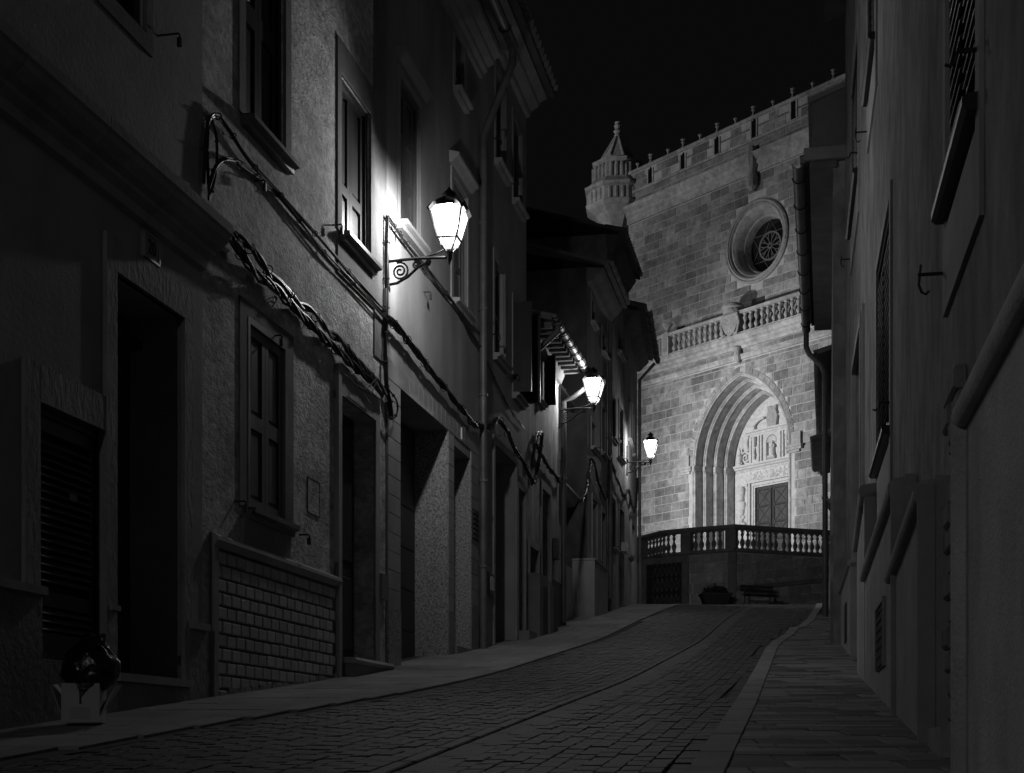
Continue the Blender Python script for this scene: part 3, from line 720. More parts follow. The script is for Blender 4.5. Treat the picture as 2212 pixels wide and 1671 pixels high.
# ------------------------------------------------------------------ left side, low house carrying the second lantern
h = left_house('low_eaved_house', 'low house with deep bracketed eaves and round gutter, second lantern at its corner', 1137, 1207)
f = h.f; H5 = h
zc = 6.78
v1 = f.R(1169, 1187, 1052, 1075, 1275, 1272); h.opening(v1, .28)
v2 = h.opening(f.R(1142, 1161, 1176, 1196, 1243, 1247), .2)
v3 = h.opening(f.R(1158, 1172, 745, 770, 860, 872), .12)
h.wall('plaster_streak', zc, sides='b')
h.door(v1, .26, leaves=1, handle=False); h.surround(v1, .10, .14, .025, 'plaster_fine')
h.window(v2, .15, mull=0, tr=()); h.surround(v2, .07, .12, .03, 'stone_trim')
h.window(v3, .08); a, b, c, d = v3
lf = MB().box(b+.03, b+.07, -.22, -.02, c, d).build('open_shutter', 'wood_dark', h.root); MB().box(b+.02, b+.08, -.19, -.05, c+.1, d-.1).build('shutter_panel', 'wood_dark', lf)
h.sill(v3, .08, .1, .05)
for x0, x1, yy, o_ in ((1140, 1157, 1238, .20), (1158, 1176, 1262, .24), (1176, 1206, 1255, .06)):
    a, b = f.S(x0), f.S(x1); MB().box(a, b, -o_, .01, f.gz(a)-.4, f.H(x0, yy)).build('stoop', 'plaster_dark', h.root)
    MB().box(a+(b-a)*.45, b-.08, -o_-.006, -o_+.02, f.gz(b)-.2, f.gz(b)+.75).build('cellar_hatch', 'door', h.root)
bx = f.R(1193, 1199, 1160, 1170, 1205, 1212); MB().box(bx[0], bx[1], -.08, .01, bx[2], bx[3]).build('junction_box', 'iron', h.root)
# eaves: boards and struts
ev = h.roof(zc, .42, 6, .26, m='eave')
for k in range(11):
    x = .12+k*(f.len-.2)/10; MB().box(x-.04, x+.04, -.40, .02, zc-.085, zc+.01).build('rafter', 'eave', ev)
MB().prism_yz([(.01, zc-.26), (-.05, zc-.24), (-.10, zc-.12), (-.12, zc-.005), (.01, zc-.005)], 0, f.len).build('cornice', 'eave', h.root)
h.gutter(zc-.0, -.50, -.02, f.len+.12, .082, 8, rod=.0)
h.pipe([(.06, -.50, zc-.05), (.06, -.50, zc-.16), (.04, -.30, zc-.34), (.03, -.06, zc-.55), (.03, -.06, zc-1.3)], .05, 'zinc', False)
h.pipe([(f.len+.1, -.5, zc-.06), (f.len+.1, -.48, zc-.3), (f.len+.08, -.25, zc-.48), (f.len+.06, -.08, zc-.56), (f.len+.06, -.08, f.gz(f.len)-.1)], .05, 'zinc')

# ------------------------------------------------------------------ left side, recessed infill
Aa, Bb = left_pt(1207, -.45), left_pt(1269, -.45)
h = House('recessed_house', 'narrow dark house set back between the second lantern and the tall corner house', Fac(Aa, Bb)); f = h.f
wa = f.R(1224, 1243, 1090, 1115, 1290, 1290); h.opening(wa, .15); wb = f.R(1222, 1240, 850, 880, 985, 1000); h.opening(wb, .15)
h.wall('plaster_fine', 6.75, sides='')
h.shutters(wa, .05); h.shutters(wb, .05); h.surround(wa, .08, .1, .02); h.surround(wb, .08, .1, .02)
z = f.H(1230, 1035, -.4); MB().prism_yz([(.01, z), (-.30, z-.03), (-.32, z-.08), (-.25, z-.12), (-.2, z-.22), (.01, z-.26)], 0, f.len).build('ledge', 'stone_trim', h.root)
MB().box(.02, f.len-.02, -.16, .01, f.gz(0)-.4, f.gz(f.len)+.95).build('plinth', 'plaster_smooth', h.root)
h.roof(6.76, .3, 6, .2, tiles=False)

# ------------------------------------------------------------------ left side, the three tall houses at the top
def tall(name, label, xa, xb, zc, over, m, wins, doors, pts=None, plinth=.9, sides='ab', vslope=.3, dep=7., sm=None):
    h = House(name, label, Fac(*(pts or (left_pt(xa), left_pt(xb))))); f = h.f
    W = [h.opening(f.R(*r), .12) for r in wins]; D = []
    for r in doors:
        r = f.R(*r); r[2] = f.gz(r[0])-.2; D.append(h.opening(r, .2))
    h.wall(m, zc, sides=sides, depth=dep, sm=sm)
    for u in W: h.shutters(u, .05); h.surround(u, .07, .10, .02, 'plaster_fine'); h.sill(u, .08, .1, .06); h.hook(u[1]+.1, u[2]+.1, .1)
    for u in D: h.door(u, .18, leaves=1, handle=False); h.surround(u, .08, .12, .02, 'plaster_fine')
    MB().prism_yz([(.02, zc-.30), (-.10, zc-.28), (-.16, zc-.20), (-over*.6, zc-.12), (-over*.75, zc-.04), (.02, zc-.003)], 0, f.len).build('cornice', 'eave', h.root)
    h.roof(zc, over, dep, vslope)
    return h
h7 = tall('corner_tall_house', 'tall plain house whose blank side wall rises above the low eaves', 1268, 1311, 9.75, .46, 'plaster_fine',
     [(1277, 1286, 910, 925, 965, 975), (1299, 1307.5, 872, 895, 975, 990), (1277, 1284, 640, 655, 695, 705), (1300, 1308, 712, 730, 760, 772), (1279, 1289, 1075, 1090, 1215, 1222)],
     [(1299, 1307, 1105, 1115, 1330, 1325)], sm='plaster_darkest')
f = h7.f
q = MB().box(-.02, f.S(1297), -.16, .3, f.gz(0)-.5, f.gz(0)+1.15); q.build('plinth', 'plaster_smooth', h7.root)
MB().box(-.035, f.S(1297)+.01, -.18, .3, f.gz(0)+1.15, f.gz(0)+1.19).build('plinth_cap', 'stone_trim', h7.root)
h8 = tall('tallest_left_house', 'tallest house of the left row with overhanging tiled verge against the church', 1311, 1351, 11.45, .36, 'plaster_streak',
     [(1321, 1329, 848, 865, 945, 955), (1337, 1345, 870, 890, 985, 1000), (1334, 1344, 716, 735, 758, 775), (1321, 1329, 1072, 1085, 1182, 1190)],
     [(1337, 1347, 1095, 1110, 1325, 1318)])
f = h8.f; bx = f.R(1339.5, 1345.5, 1173, 1177, 1193, 1196); MB().box(bx[0], bx[1], -.14, -.02, bx[2], bx[3]).build('wall_sign', 'white', h8.root)
h8.pipe([(.1, -.3, 11.3), (.1, -.06, 10.8), (.1, -.06, f.gz(0))], .05)
e9 = ((1376-CX)/F*40.2, 40.2)
h9 = tall('last_left_house', 'last house of the left row with rod-braced eaves facing the church, third lantern on it', 1351, 1378, 10.75, .44, 'plaster_smooth',
     [(1356, 1361, 850, 870, 950, 960), (1366, 1370, 880, 900, 985, 990), (1357, 1362, 1080, 1090, 1200, 1205)],
     [(1364, 1370, 1130, 1140, 1310, 1308)], pts=(left_pt(1351), e9))
h9.gutter(10.72, -.58, 0, h9.f.len, .07, 7, rod=.0)
h9.pipe([(h9.f.len-.1, -.5, 10.65), (h9.f.len-.08, -.08, 10.2), (h9.f.len-.08, -.08, h9.f.gz(h9.f.len))], .045)

# ------------------------------------------------------------------ right side, nearest long house
far = right_pt(1826); near_pt = (AR+KR*.6, .6)
h = House('streaked_house', 'long streaked plaster house on the right with stepped dado and diagonal-slat shutters', Fac(far, near_pt), zb=0.2); f = h.f; R1 = h
DD = -.128
def RR(x0, x1, yl_t, yr_t, yl_b, yr_b): return f.R(x0, x1, yl_t, yr_t, yl_b, yr_b)
wA = [f.S(2050), f.S(2117), f.H(2034, 490), f.H(2034, 490)+2.3]
wB = [f.S(1897), f.S(1926), f.H(1897, 1010), f.H(1926, 430)]
wC = [f.S(1878), f.S(1894), f.H(1878, 205), f.H(1878, 205)+2.2]
wD = [f.S(1840), f.S(1856), f.H(1840, 500), f.H(1856, 40)]
dE = [f.S(1848), f.S(1866), f.gz(f.S(1848))-.3, f.H(1866, 705)]
for r_ in (wA, wB, wC, wD): h.opening(r_, .10)
h.opening(dE, .3)
h.wall('plaster_streak', 10.6, sides='a')
h.louvre(wA, .02, .075, leaves=2, ang=30, sd=-.004); h.louvre(wB, .02, .075, leaves=2, ang=30, sd=-.004); h.louvre(wC, .03, .08, leaves=2); h.louvre(wD, .03, .08, leaves=2)
for r_ in (wA, wB, wC, wD):
    a, b, c, d = r_
    MB().prism_yz([(.04, c-.02), (-.05, c-.02), (-.08, c-.035), (-.08, c-.07), (-.06, c-.09), (.04, c-.09)], a-.07, b+.07).build('sill', 'wood_dark', h.root)
    q = MB(); q.box(b+.0, b+.13, -.02, .01, c-.55, d+.1).box(a-.10, a, -.02, .01, c-.55, d+.1).box(a, b, -.021, .011, c-.55, c-.15).box(a, b, -.021, .011, d, d+.1); q.build('surround', 'render_paint', h.root)
    if r_ is not wC:
        q = MB(); bz = c+.16
        q.tube([(b+.05, .0, bz), (b+.05, -.10, bz)], .010, 6).tube([(b+.05, -.10, bz), (b+.05, -.105, bz-.04), (b+.05, -.125, bz-.06), (b+.05, -.145, bz-.05)], .008, 6).build('shutter_hook', 'iron', h.root)
    q = MB(); bz = c-.32; x = a-.12
    q.tube([(x, .01, bz), (x, -.14, bz)], .009, 6).tube([(x, -.13, bz), (x, -.135, bz-.05), (x, -.12, bz-.09), (x, -.10, bz-.10), (x, -.085, bz-.085)], .007, 6).tube([(x, -.13, bz), (x, -.125, bz+.05)], .006, 6).build('shutter_hook', 'iron', h.root)
a, b, c, d = dE; h.door(dE, .28, leaves=1, handle=False)
q = MB(); q.box(b, b+.10, -.05, .01, c, d+.14).box(b+.16, b+.22, -.03, .01, c, d+.18).box(a-.1, a, -.05, .01, c, d).box(a, b, -.051, .01, d, d+.12); q.build('door_surround', 'render_paint', h.root)
# stepped dado: (far end x, near end x, top at far end, top at near end), on a face 13 cm proud of the wall
for k, (xf, xn, yf_, yn, nm, mt) in enumerate(((2085, 2212, 900, 640, 'dado', 'render_dado'), (1927, 1994, 1244, 1062, 'dado', 'render_paint'), (1868, 1934, 1244, 1052, 'dado', 'render_paint'), (1851, 1867, 1182, 1060, 'dado', 'render_paint'))):
    sa, sb = f.S(xf, DD), f.S(xn, DD); za, zb_ = f.H(xf, yf_, DD), f.H(xn, yn, DD)
    if k == 0: sb = f.len; zb_ = za = .5*(za+zb_)
    g0 = min(f.gz(sa), f.gz(sb))-.5
    q = MB(); q.hexa([(sa, DD, g0), (sb, DD, g0), (sb, .02, g0), (sa, .02, g0), (sa, DD, za-.02), (sb, DD, zb_-.02), (sb, .02, zb_-.02), (sa, .02, za-.02)])
    do = q.build(nm, mt, h.root)
    rr = .052; pr = [(DD, -.055), (DD-.032, -.053), (DD-.044, -.040), (DD-.048, -.015), (DD-.046, .012), (DD-.034, .036), (DD-.012, .052), (.0, .070), (.0, -.055)]
    v = [(sa-.01, y_, za+z_) for y_, z_ in pr]+[(sb+.0, y_, zb_+z_) for y_, z_ in pr]; m = len(pr)
    MB().add(v, [(i, (i+1) % m, m+(i+1) % m, m+i) for i in range(m)]+[tuple(range(m)), tuple(range(m, 2*m))]).build('dado_cap', mt, h.root, True)
    if k == 0:
        vv = [(sa+rr*.9*math.cos(t)-.02, DD-.0+rr*math.sin(t)) for t in [math.pi*2*i/10 for i in range(10)]]
        MB().prism_xy(vv, g0, za-.0).build('dado_trim', mt, h.root, True)
    if k in (1, 2):      # the stepped end facing down the street
        MB().box(sb-.001, sb+.035, DD-.03, DD+.055, g0, zb_+.03).box(sb, sb+.028, DD+.055, .02, g0, zb_+.075).build('dado_end', 'render_paint', h.root)
# broken patch of bare stone beside the near dado
sa, sb = f.S(2060), f.S(2083); g0 = f.gz(sa)
q = MB(); random.seed(5)
for k in range(16):
    z0 = g0-.1+k*.115; x0 = sa+random.uniform(-.02, .12)
    for e in range(2): xx = x0+e*.24; q.pillow(xx, xx+.22+random.uniform(0, .05), z0, z0+.105, -.03-random.uniform(0, .03), .01, .014)
q.build('bare_masonry', 'stone_rough', h.root)
MB().box(f.S(2058), f.S(2090), -.12, .02, g0-.4, g0+.10).build('stone_footing', 'kerb', h.root)
vr = f.R(1897, 1913, 1320, 1300, 1450, 1440, DD)
vg = MB().box(vr[0], vr[1], DD-.012, DD+.005, vr[2], vr[3]).build('grille', 'iron', h.root)
for k in range(7): zz = vr[2]+(vr[3]-vr[2])*(k+.5)/7; MB().box(vr[0]+.03, vr[1]-.03, DD-.02, DD-.012, zz-.01, zz+.01).build('slat', 'iron', vg)
q = MB(); a, b, c, d = vr; q.box(a-.03, a, DD-.025, DD+.005, c, d).box(b, b+.03, DD-.025, DD+.005, c, d).box(a-.03, b+.03, DD-.0255, DD+.005, d, d+.03).build('grille_frame', 'render_paint', h.root)
# lower dado run on the far stretch of the house
sa, sb = f.S(1826)+.0, f.S(1849); g0 = f.gz(sa)
MB().box(sa+.01, sb, -.07, .01, f.gz(sb)-.5, g0+.75).build('dado', 'render_paint', h.root)
MB().prism_yz([(.01, g0+.80), (-.09, g0+.78), (-.1, g0+.73), (-.07, g0+.70), (.01, g0+.70)], sa, sb).build('dado_cap', 'render_paint', h.root)
MB().box(f.S(1838), f.S(1838)+.5, -.085, -.06, f.gz(f.S(1838))+.1, f.gz(f.S(1838))+.6).build('grille', 'iron', h.root)
h.roof(10.6, .3, 6, .3, tiles=False)

# ------------------------------------------------------------------ right side, house with the zinc gutter
def rl(y): return (.0926+.2194*y, y)
h = House('guttered_house', 'lower house on the right with zinc gutter on iron rods and a swan-neck downpipe', Fac(rl(29), rl(20.9))); f = h.f
q1 = h.opening([3.2, 3.9, f.H(1799, 1010), f.H(1799, 1010)+1.5], .12); q2 = [5.4, 6.3, f.gz(6)-.3, f.gz(6)+2.3]; h.opening(q2, .2); q3 = h.opening([1.2, 2.0, 6.2, 7.6], .12)
h.wall('plaster_streak', 8.5, sides='ab')
h.shutters(q1, .05, m='wood_dark'); h.sill(q1); h.door(q2, .18, leaves=1, handle=False); h.surround(q2, .1, .12, .03, 'render_paint'); h.shutters(q3, .05, m='wood_dark'); h.surround(q1, .08, .08, .02, 'render_paint')
h.roof(8.5, .40, 6, .25, m='eave')
MB().box(-.03, f.len+.05, -.34, .05, 8.40, 8.499).build('eave_slab', 'eave', h.root)
MB().box(f.len-.01, f.len+.08, -.42, .3, 8.52, 8.70).build('verge', 'stone_trim', h.root)
MB().prism_yz([(.3, 8.72), (-.30, 8.72), (-.30, 9.36), (.3, 9.6)], f.len-1.6, f.len+.02).build('roof_parapet', 'plaster_dark', h.root)
MB().prism_yz([(.34, 9.6), (-.36, 9.35), (-.36, 9.42), (.34, 9.68)], f.len-1.7, f.len+.08).build('parapet_cap', 'roof_tile', h.root)
h.gutter(8.46, -.50, -.15, f.len+.15, .085, 8, rod=.0)
h.pipe([(-.1, -.5, 8.38), (-.1, -.5, 8.1), (-.1, -.44, 7.95), (-.1, -.2, 7.72), (-.1, -.13, 7.55), (-.1, -.12, f.gz(0)-.1)], .055)
MB().box(.5, 3.2, 1.2, 3.5, 8.5, 12.4).build('attic_wall', 'plaster_dark', h.root)
at = MB().prism_yz([(.8, 12.4), (4, 13.1), (4, 13.25), (.8, 12.55)], .2, 3.5).build('attic_roof', 'roof_tile', h.root)
MB().box(.15, .3, .9, 3.6, 12.25, 12.4).build('attic_beam', 'eave', h.root)
MB().box(3.2, f.len, 1.8, 5.5, 8.5, 11.6).build('attic_wall', 'plaster_dark', h.root)
MB().box(0, f.len-.2, -.04, .01, f.gz(f.len)-.4, f.gz(0)+.5).build('plinth', 'plaster_streak', h.root)
h = House('far_right_house', 'far house on the right with two small tiled porch roofs before the church', Fac(rl(42), rl(29))); f = h.f
h.wall('plaster_smooth', 7.9, sides='ab')
h.roof(7.9, .28, 5, .3)
for y_, z in ((4.5, 7.2),):
    po = MB().prism_yz([(0, z+.14), (-.42, z), (-.42, z-.04), (0, z+.06)], y_, y_+4).build('porch_roof', 'eave', h.root)
    for k in range(16):
        t = MB().tube([(y_+.1+k*.25, -.47, z+.03), (y_+.1+k*.25, .0, z+.18)], .07, 7); t.build('tile', 'roof_tile', po)
wq = [9, 10, 4.2, 5.6]
MB().box(9, 10, -.02, .01, 4.3, 5.6).build('shutter', 'wood_dark', h.root)
MB().box(0, f.len, -.03, .01, f.gz(f.len)-.4, f.gz(0)+.4).build('plinth', 'plaster_smooth', h.root)

# ------------------------------------------------------------------ church
ca = math.atan2(-F, 2456.0); cx_, cy_ = (1600-CX)/F*71.0, 71.0
FL = 7.78
C0 = Vector((cx_, cy_)); CD = Vector((math.cos(ca), math.sin(ca)))
fc = Fac(C0, C0+CD*10); fc.A = C0
church = thing('church', 'floodlit stone church with deep pointed portal, rose window and corner turret', 'church', (cx_, cy_, FL), fc.ang, zb=FL)
SLc = fc.S(1358, .6); SRr = fc.S(1860)
ZB, ZT = FL-.6, None
UP = .6                                         # upper wall set back behind the balustrade
z_str = .5*(fc.H(1392, 835)+fc.H(1763, 735))     # lower string course
z_cor = .5*(fc.H(1411, 778, -.45)+fc.H(1740, 679, -.45))   # top of the main cornice
z_rail = .5*(fc.H(1406, 734, -.2)+fc.H(1738, 629, -.2))
z_co1 = .5*(fc.H(1355, 495, UP)+fc.H(1751, 320, UP)); z_co2 = .5*(fc.H(1361, 448, UP)+fc.H(1756, 284, UP)); z_par = .5*(fc.H(1362, 419, UP)+fc.H(1754, 244, UP))
z_cop = .5*(fc.H(1365, 390, UP)+fc.H(1825, 142, UP))
z_imp = .5*(fc.H(1496, 1012)+fc.H(1708, 962)); HS = .5*(fc.S(1708)-fc.S(1496)); PC = .5*(fc.S(1708)+fc.S(1496))
rise = fc.H(1600, 804)-z_imp; RA = (HS*HS+rise*rise)/(2*HS)
def arch_x(z, r=0.):      # half width of the portal, offset r inwards
    if z <= z_imp: return HS-r
    t = (RA-r)**2-(z-z_imp)**2
    if t <= 0: return 0.
    return max(0., math.sqrt(t)-(RA-HS))
rcx, rcz, RR_ = fc.S(1635, UP), fc.H(1635, 522, UP), 2.06
# body of the wall (joints), cut for portal and rose
def cut_wall(z0, z1, y, half, cx, s0, s1, step=.12):
    q = MB(); zs = list(np.arange(z0, z1, step))+[z1]
    for i in range(len(zs)-1):
        a, b = zs[i], zs[i+1]; ha, hb = half(a), half(b)
        if ha <= 0 and hb <= 0: q.add([(s0, y, a), (s1, y, a), (s1, y, b), (s0, y, b)], [(0, 1, 2, 3)]); continue
        q.add([(s0, y, a), (cx-ha, y, a), (cx-hb, y, b), (s0, y, b)], [(0, 1, 2, 3)]); q.add([(cx+ha, y, a), (s1, y, a), (s1, y, b), (cx+hb, y, b)], [(0, 1, 2, 3)])
    return q
lower = cut_wall(ZB, z_cor-.1, 0, arch_x, PC, SLc, SRr).build('lower_wall', 'church_joint', church)
rose_half = lambda z: math.sqrt(max(0, 1.86**2-(z-rcz)**2))
upper = cut_wall(z_cor-.1, z_cop, UP, rose_half, rcx, SLc, SRr).build('upper_wall', 'church_joint', church)
MB().box(SLc, SLc+.02, UP, 16, ZB, z_cop).build('side_wall', 'church_trim', church)
MB().box(SLc, SLc+.02, 0, UP, ZB, z_cor-.1).build('lower_side_wall', 'church_trim', church)
MB().box(SLc, SRr, 14, 14.2, ZB, z_cop).build('back_wall', 'church_trim', church)
MB().box(SLc, SRr, UP, 14, z_cop-.6, z_cop-.5).build('roof', 'roof_tile', church)
# ashlar: stones proud of the joints
random.seed(3)
unit = MB().pillow(-.5, .5, -.5, .5, -1., 0., .0)
stones = []
def ashlar(z0, z1, y, half, cx, s0, s1, ch, lo, hi, skip=None):
    z = z0
    while z < z1-.1:
        c = min(ch*random.choice((1, 1, 1, .9, 1.1)), z1-z); x = s0+random.uniform(-.6, 0)
        while x < s1:
            l = random.uniform(lo, hi); a, b = max(x, s0), min(x+l, s1); x += l
            zm = z+c*.5; hh = max(half(z), half(z+c), half(zm))
            if hh > 0:
                if a < cx < b or (abs(.5*(a+b)-cx) < hh): 
                    if a < cx-hh: b = cx-hh
                    elif b > cx+hh: a = cx+hh
                    else: continue
                elif a < cx+hh and b > cx+hh: a = cx+hh
                elif b > cx-hh and a < cx-hh: b = cx-hh
            if b-a < .12: continue
            if skip and skip(a, b, z, z+c): continue
            stones.append((a+.012+random.uniform(0, .008), b-.012-random.uniform(0, .008), z+.012+random.uniform(0, .006), z+c-.012-random.uniform(0, .006), y))
        z += c
ashlar(FL, z_str-.05, 0, lambda z: arch_x(z)+.24 if arch_x(z) > 0 or z < z_imp+rise+.3 else 0, PC, SLc, SRr, .44, .42, 1.0)
ashlar(z_str+.28, z_cor-.62, 0, lambda z: 0, PC, SLc, SRr, .42, .5, 1.0)
ashlar(z_cor+.1, z_co1-.02, UP, lambda z: math.sqrt(max(0, 2.06**2-(z-rcz)**2)), rcx, SLc, SRr, .44, .5, 1.05)
def slit_skip(a, b, z0, z1): return False
SLITS = []
for cxp, cyp in ((513, 805), (706, 720), (907, 625), (1127, 520), (1362, 405)):
    xd, yd = (1400+cxp/2.3875)/1.149, (100+cyp/2.3875)/1.149; SLITS.append((fc.S(xd, UP), fc.H(xd, yd, UP)))
ashlar(z_par+.02, z_cop-.12, UP, lambda z: 0, 0, SLc, SRr, .46, .55, 1.2, lambda a, b, z0, z1: any(a < s_+.26 and b > s_-.26 and z0 < zz+.6 and z1 > zz-.62 for s_, zz in SLITS))
ashlar(z_co2+.02, z_par-.12, UP, lambda z: 0, 0, SLc, SRr, .42, .6, 1.2)
def key(s): w_ = fc.W(.5*(s[0]+s[1]), s[4], s[3]); return -(s[1]-s[0])*(s[3]-s[2])/w_.y**2 if (w_.x/w_.y*F+CX) < 1830 else 0
stones.sort(key=key)
for k, (a, b, c, d, y) in enumerate(stones[:300]):
    MB().pillow(a, b, c, d, y-.012-random.uniform(0, .012), y, .008).build('stone', 'church', lower if y == 0 else upper)
rest = MB()
for (a, b, c, d, y) in stones[300:]: rest.pillow(a, b, c, d, y-.012-random.uniform(0, .012), y, .008)
rest.build('stones', 'church', upper)['kind'] = 'stuff'
# voussoir ring
def arch_pt(r, t):      # t 0..1 left spring to apex, 1..2 apex to right spring
    R_ = RA-r; tm = math.acos((RA-HS)/R_); u = t if t <= 1 else 2-t; th = tm*u
    x = (RA-HS)-R_*math.cos(th); z = R_*math.sin(th)
    return (PC+(x if t <= 1 else -x), z_imp+z)
nv = 26
for k in range(nv):
    q = MB(); t0, t1 = 2*k/nv+.004, 2*(k+1)/nv-.004; tm_ = .5*(t0+t1)
    pts = [arch_pt(-.28, t0), arch_pt(-.28, tm_), arch_pt(-.28, t1), arch_pt(-.01, t1), arch_pt(-.01, tm_), arch_pt(-.01, t0)]
    q.prism_xz(pts, -.03, .01).build('voussoir', 'church', lower)
# orders of the portal
def order_path(prof, base_r, base_y, zb):
    ts = [i/14 for i in range(29)]; q = MB(); cols = []
    for r, y in prof:
        R0 = base_r+r; col = [(PC-(HS-R0), base_y+y, zb)]+[(arch_pt(R0, t)[0], base_y+y, arch_pt(R0, t)[1]) for t in ts]+[(PC+(HS-R0), base_y+y, zb)]
        cols.append(col)
    n = len(cols[0])
    for col in cols: q.v += col
    for j in range(len(cols)-1):
        for i in range(n-1): q.f.append((j*n+i, j*n+i+1, (j+1)*n+i+1, (j+1)*n+i)); q.mi.append(0)
    return q
ST, SY = .21, .56
def rolls(cx0, cy0, rad, a0, a1, n=6): return [(cx0+rad*math.cos(math.radians(a0+(a1-a0)*i/n)), cy0+rad*math.sin(math.radians(a0+(a1-a0)*i/n))) for i in range(n+1)]
for k in range(4):
    prof = [(-.02, -.03), (.0, -.03), (.01, .0)]+rolls(.05, .0, .04, 190, 330)+[(.09, .03)]+rolls(.125, .05, .05, 215, 400)+[(.165, .10), (.17, .14), (.175, .16), (.175, SY), (ST, SY)]
    order_path(prof, ST*k, SY*k, FL).build('arch_order', 'church_trim', church, True)
    for sgn in (-1, 1):      # capitals at the spring
        q = MB(); pl_ = [(-.04, -.08), (.19, -.08), (.21, .05), (.20, SY), (-.04, SY)]
        q2 = MB()
        def ring(g): return [(PC+sgn*((HS-ST*k)-(x_+(g if x_ > 0 else 0))), SY*k+y_-(g if y_ < 0 else 0)) for x_, y_ in pl_]
        q.prism_xy(ring(0), z_imp-.22, z_imp-.10); q.prism_xy(ring(.04), z_imp-.10, z_imp+.02); q.prism_xy(ring(.015), z_imp-.30, z_imp-.26)
        q.build('capital', 'church_trim', church)
for sgn in (-1, 1):
    x0, x1 = sorted((PC+sgn*(HS-.02), PC+sgn*(HS+.75)))
    MB().box(x0, x1, -.16, 0, z_imp-.22, z_imp-.10).box(x0-.04, x1+.04, -.22, 0, z_imp-.10, z_imp+.02).box(x0+.05, x1-.15, -.10, 0, z_imp-.34, z_imp-.22).build('impost', 'church_trim', church)
    xm = PC+sgn*(HS+.42); MB().box(xm-.27, xm+.27, -.13, .0, z_imp+.02, z_imp+.62).build('impost_block', 'church_relief', church)
# back of the portal: tympanum and baroque doorcase
YT = SY*4; HI = HS-ST*4
tq = MB(); zs = list(np.arange(FL-.1, z_imp+rise, .15))
for i in range(len(zs)-1):
    a, b = arch_x(zs[i], ST*4-.04), arch_x(zs[i+1], ST*4-.04)
    if a > 0: tq.add([(PC-a, YT, zs[i]), (PC+a, YT, zs[i]), (PC+b, YT, zs[i+1]), (PC-b, YT, zs[i+1])], [(0, 1, 2, 3)])
ty = tq.build('tympanum', 'church_carve', church)
def cz_(xd, yd): return fc.H(xd, yd, YT)
DW = 1.12; dz1 = cz_(1641, 1042)                    # door leaf width, door head
DX = .5*(PC+fc.S(1678, YT)); zcr = cz_(1681, 994); zf1 = zcr-.33; zf0 = zf1-.62; dz1 = min(dz1, zf0-.27)
MB().box(DX-DW, DX+DW, YT-.015, YT+.0-.004, FL, dz1).build('church_door', 'church_door', church); cdoor = church.children[-1]
for k in (-1, 1):
    x0 = DX+(0.02 if k > 0 else -DW+.05); x1 = x0+DW-.07
    MB().box(x0, x1, YT-.05, YT-.01, FL, dz1-.05).build('door_leaf', 'church_door', cdoor)
    nrow = 4; hh = .86; z = dz1-.16
    while z-hh > FL:
        a, b, c, d = x0+.11, x1-.11, z-hh+.06, z
        MB().pillow(a, b, c, d, YT-.085, YT-.05, .03).build('door_panel', 'church_door', cdoor)
        q = MB(); e = .03
        for (p0, p1) in (((a, c), (b, d)), ((a, d), (b, c))):
            dv = Vector((p1[0]-p0[0], p1[1]-p0[1])).normalized(); nn = Vector((-dv.y, dv.x))*e
            q.prism_xz([(p0[0]+nn.x, p0[1]+nn.y), (p1[0]+nn.x, p1[1]+nn.y), (p1[0]-nn.x, p1[1]-nn.y), (p0[0]-nn.x, p0[1]-nn.y)], YT-.115, YT-.08)
        q.box(a-.05, b+.05, YT-.11, YT-.05, c-.05, c).box(a-.05, b+.05, YT-.11, YT-.05, d, d+.03).box(a-.05, a, YT-.108, YT-.05, c, d).box(b, b+.05, YT-.108, YT-.05, c, d)
        q.build('door_batten', 'church_door', cdoor); z -= hh
q = MB(); fr = .20
for off, out in ((0, .14), (.09, .18), (.17, .12)):
    q.box(DX-DW-off-.08, DX-DW-off, YT-out, YT, FL, dz1+off).box(DX+DW+off, DX+DW+off+.08, YT-out, YT, FL, dz1+off).box(DX-DW-off-.08, DX+DW+off+.08, YT-out-.002, YT, dz1+off, dz1+off+.08)
q.build('door_architrave', 'church_carve', church)
PX = 1.92
for k in (-1, 1):
    xm = DX+k*PX
    MB().box(xm-.32, xm+.32, YT-.16, YT, FL, zf0).box(DX+k*1.46-.06, DX+k*1.46+.06, YT-.22, YT, FL, zf0).build('pilaster', 'church_carve', church)
    q = MB(); random.seed(20+k)
    z = FL+.4
    while z < zf0-.9:      # carved ornament up the shaft
        r = random.uniform(.10, .2); xx = xm+random.uniform(-.14, .14); q.lathe([(.001, z-r), (r*.7, z-r*.7), (r, z), (r*.75, z+r*.6), (.001, z+r)], xx, YT-.17, 8); z += r*.85
    q.lathe([(.05, zf0-.95), (.17, zf0-.8), (.13, zf0-.6), (.2, zf0-.45), (.22, zf0-.25), (.12, zf0-.1)], xm-.03, YT-.2, 9)
    q.build('carved_drop', 'church_carve', church, True)
    MB().box(xm-.36, xm+.36, YT-.24, YT, zf0-.12, zf0).build('pilaster_capital', 'church_carve', church)
MB().box(DX-PX-.38, DX+PX+.38, YT-.16, YT, zf0, zf1).build('frieze', 'church_carve', church)
q = MB(); random.seed(9)
for k in range(90):      # foliage on the frieze
    xx = DX+random.uniform(-1.4, 1.4); zz = .5*(zf0+zf1)+random.uniform(-.2, .2); r = random.uniform(.03, .06); q.lathe_y([(.001, YT-.19), (r*.6, YT-.19), (r, YT-.17), (r*1.05, YT-.155)], xx, zz, 6)
q.build('frieze_scrollwork', 'church_carve', church, True)['kind'] = 'stuff'
MB().lathe_y([(.001, YT-.26), (.12, YT-.25), (.2, YT-.19), (.22, YT-.155)], DX, .5*(zf0+zf1), 10).build('frieze_cartouche', 'church_carve', church, True)
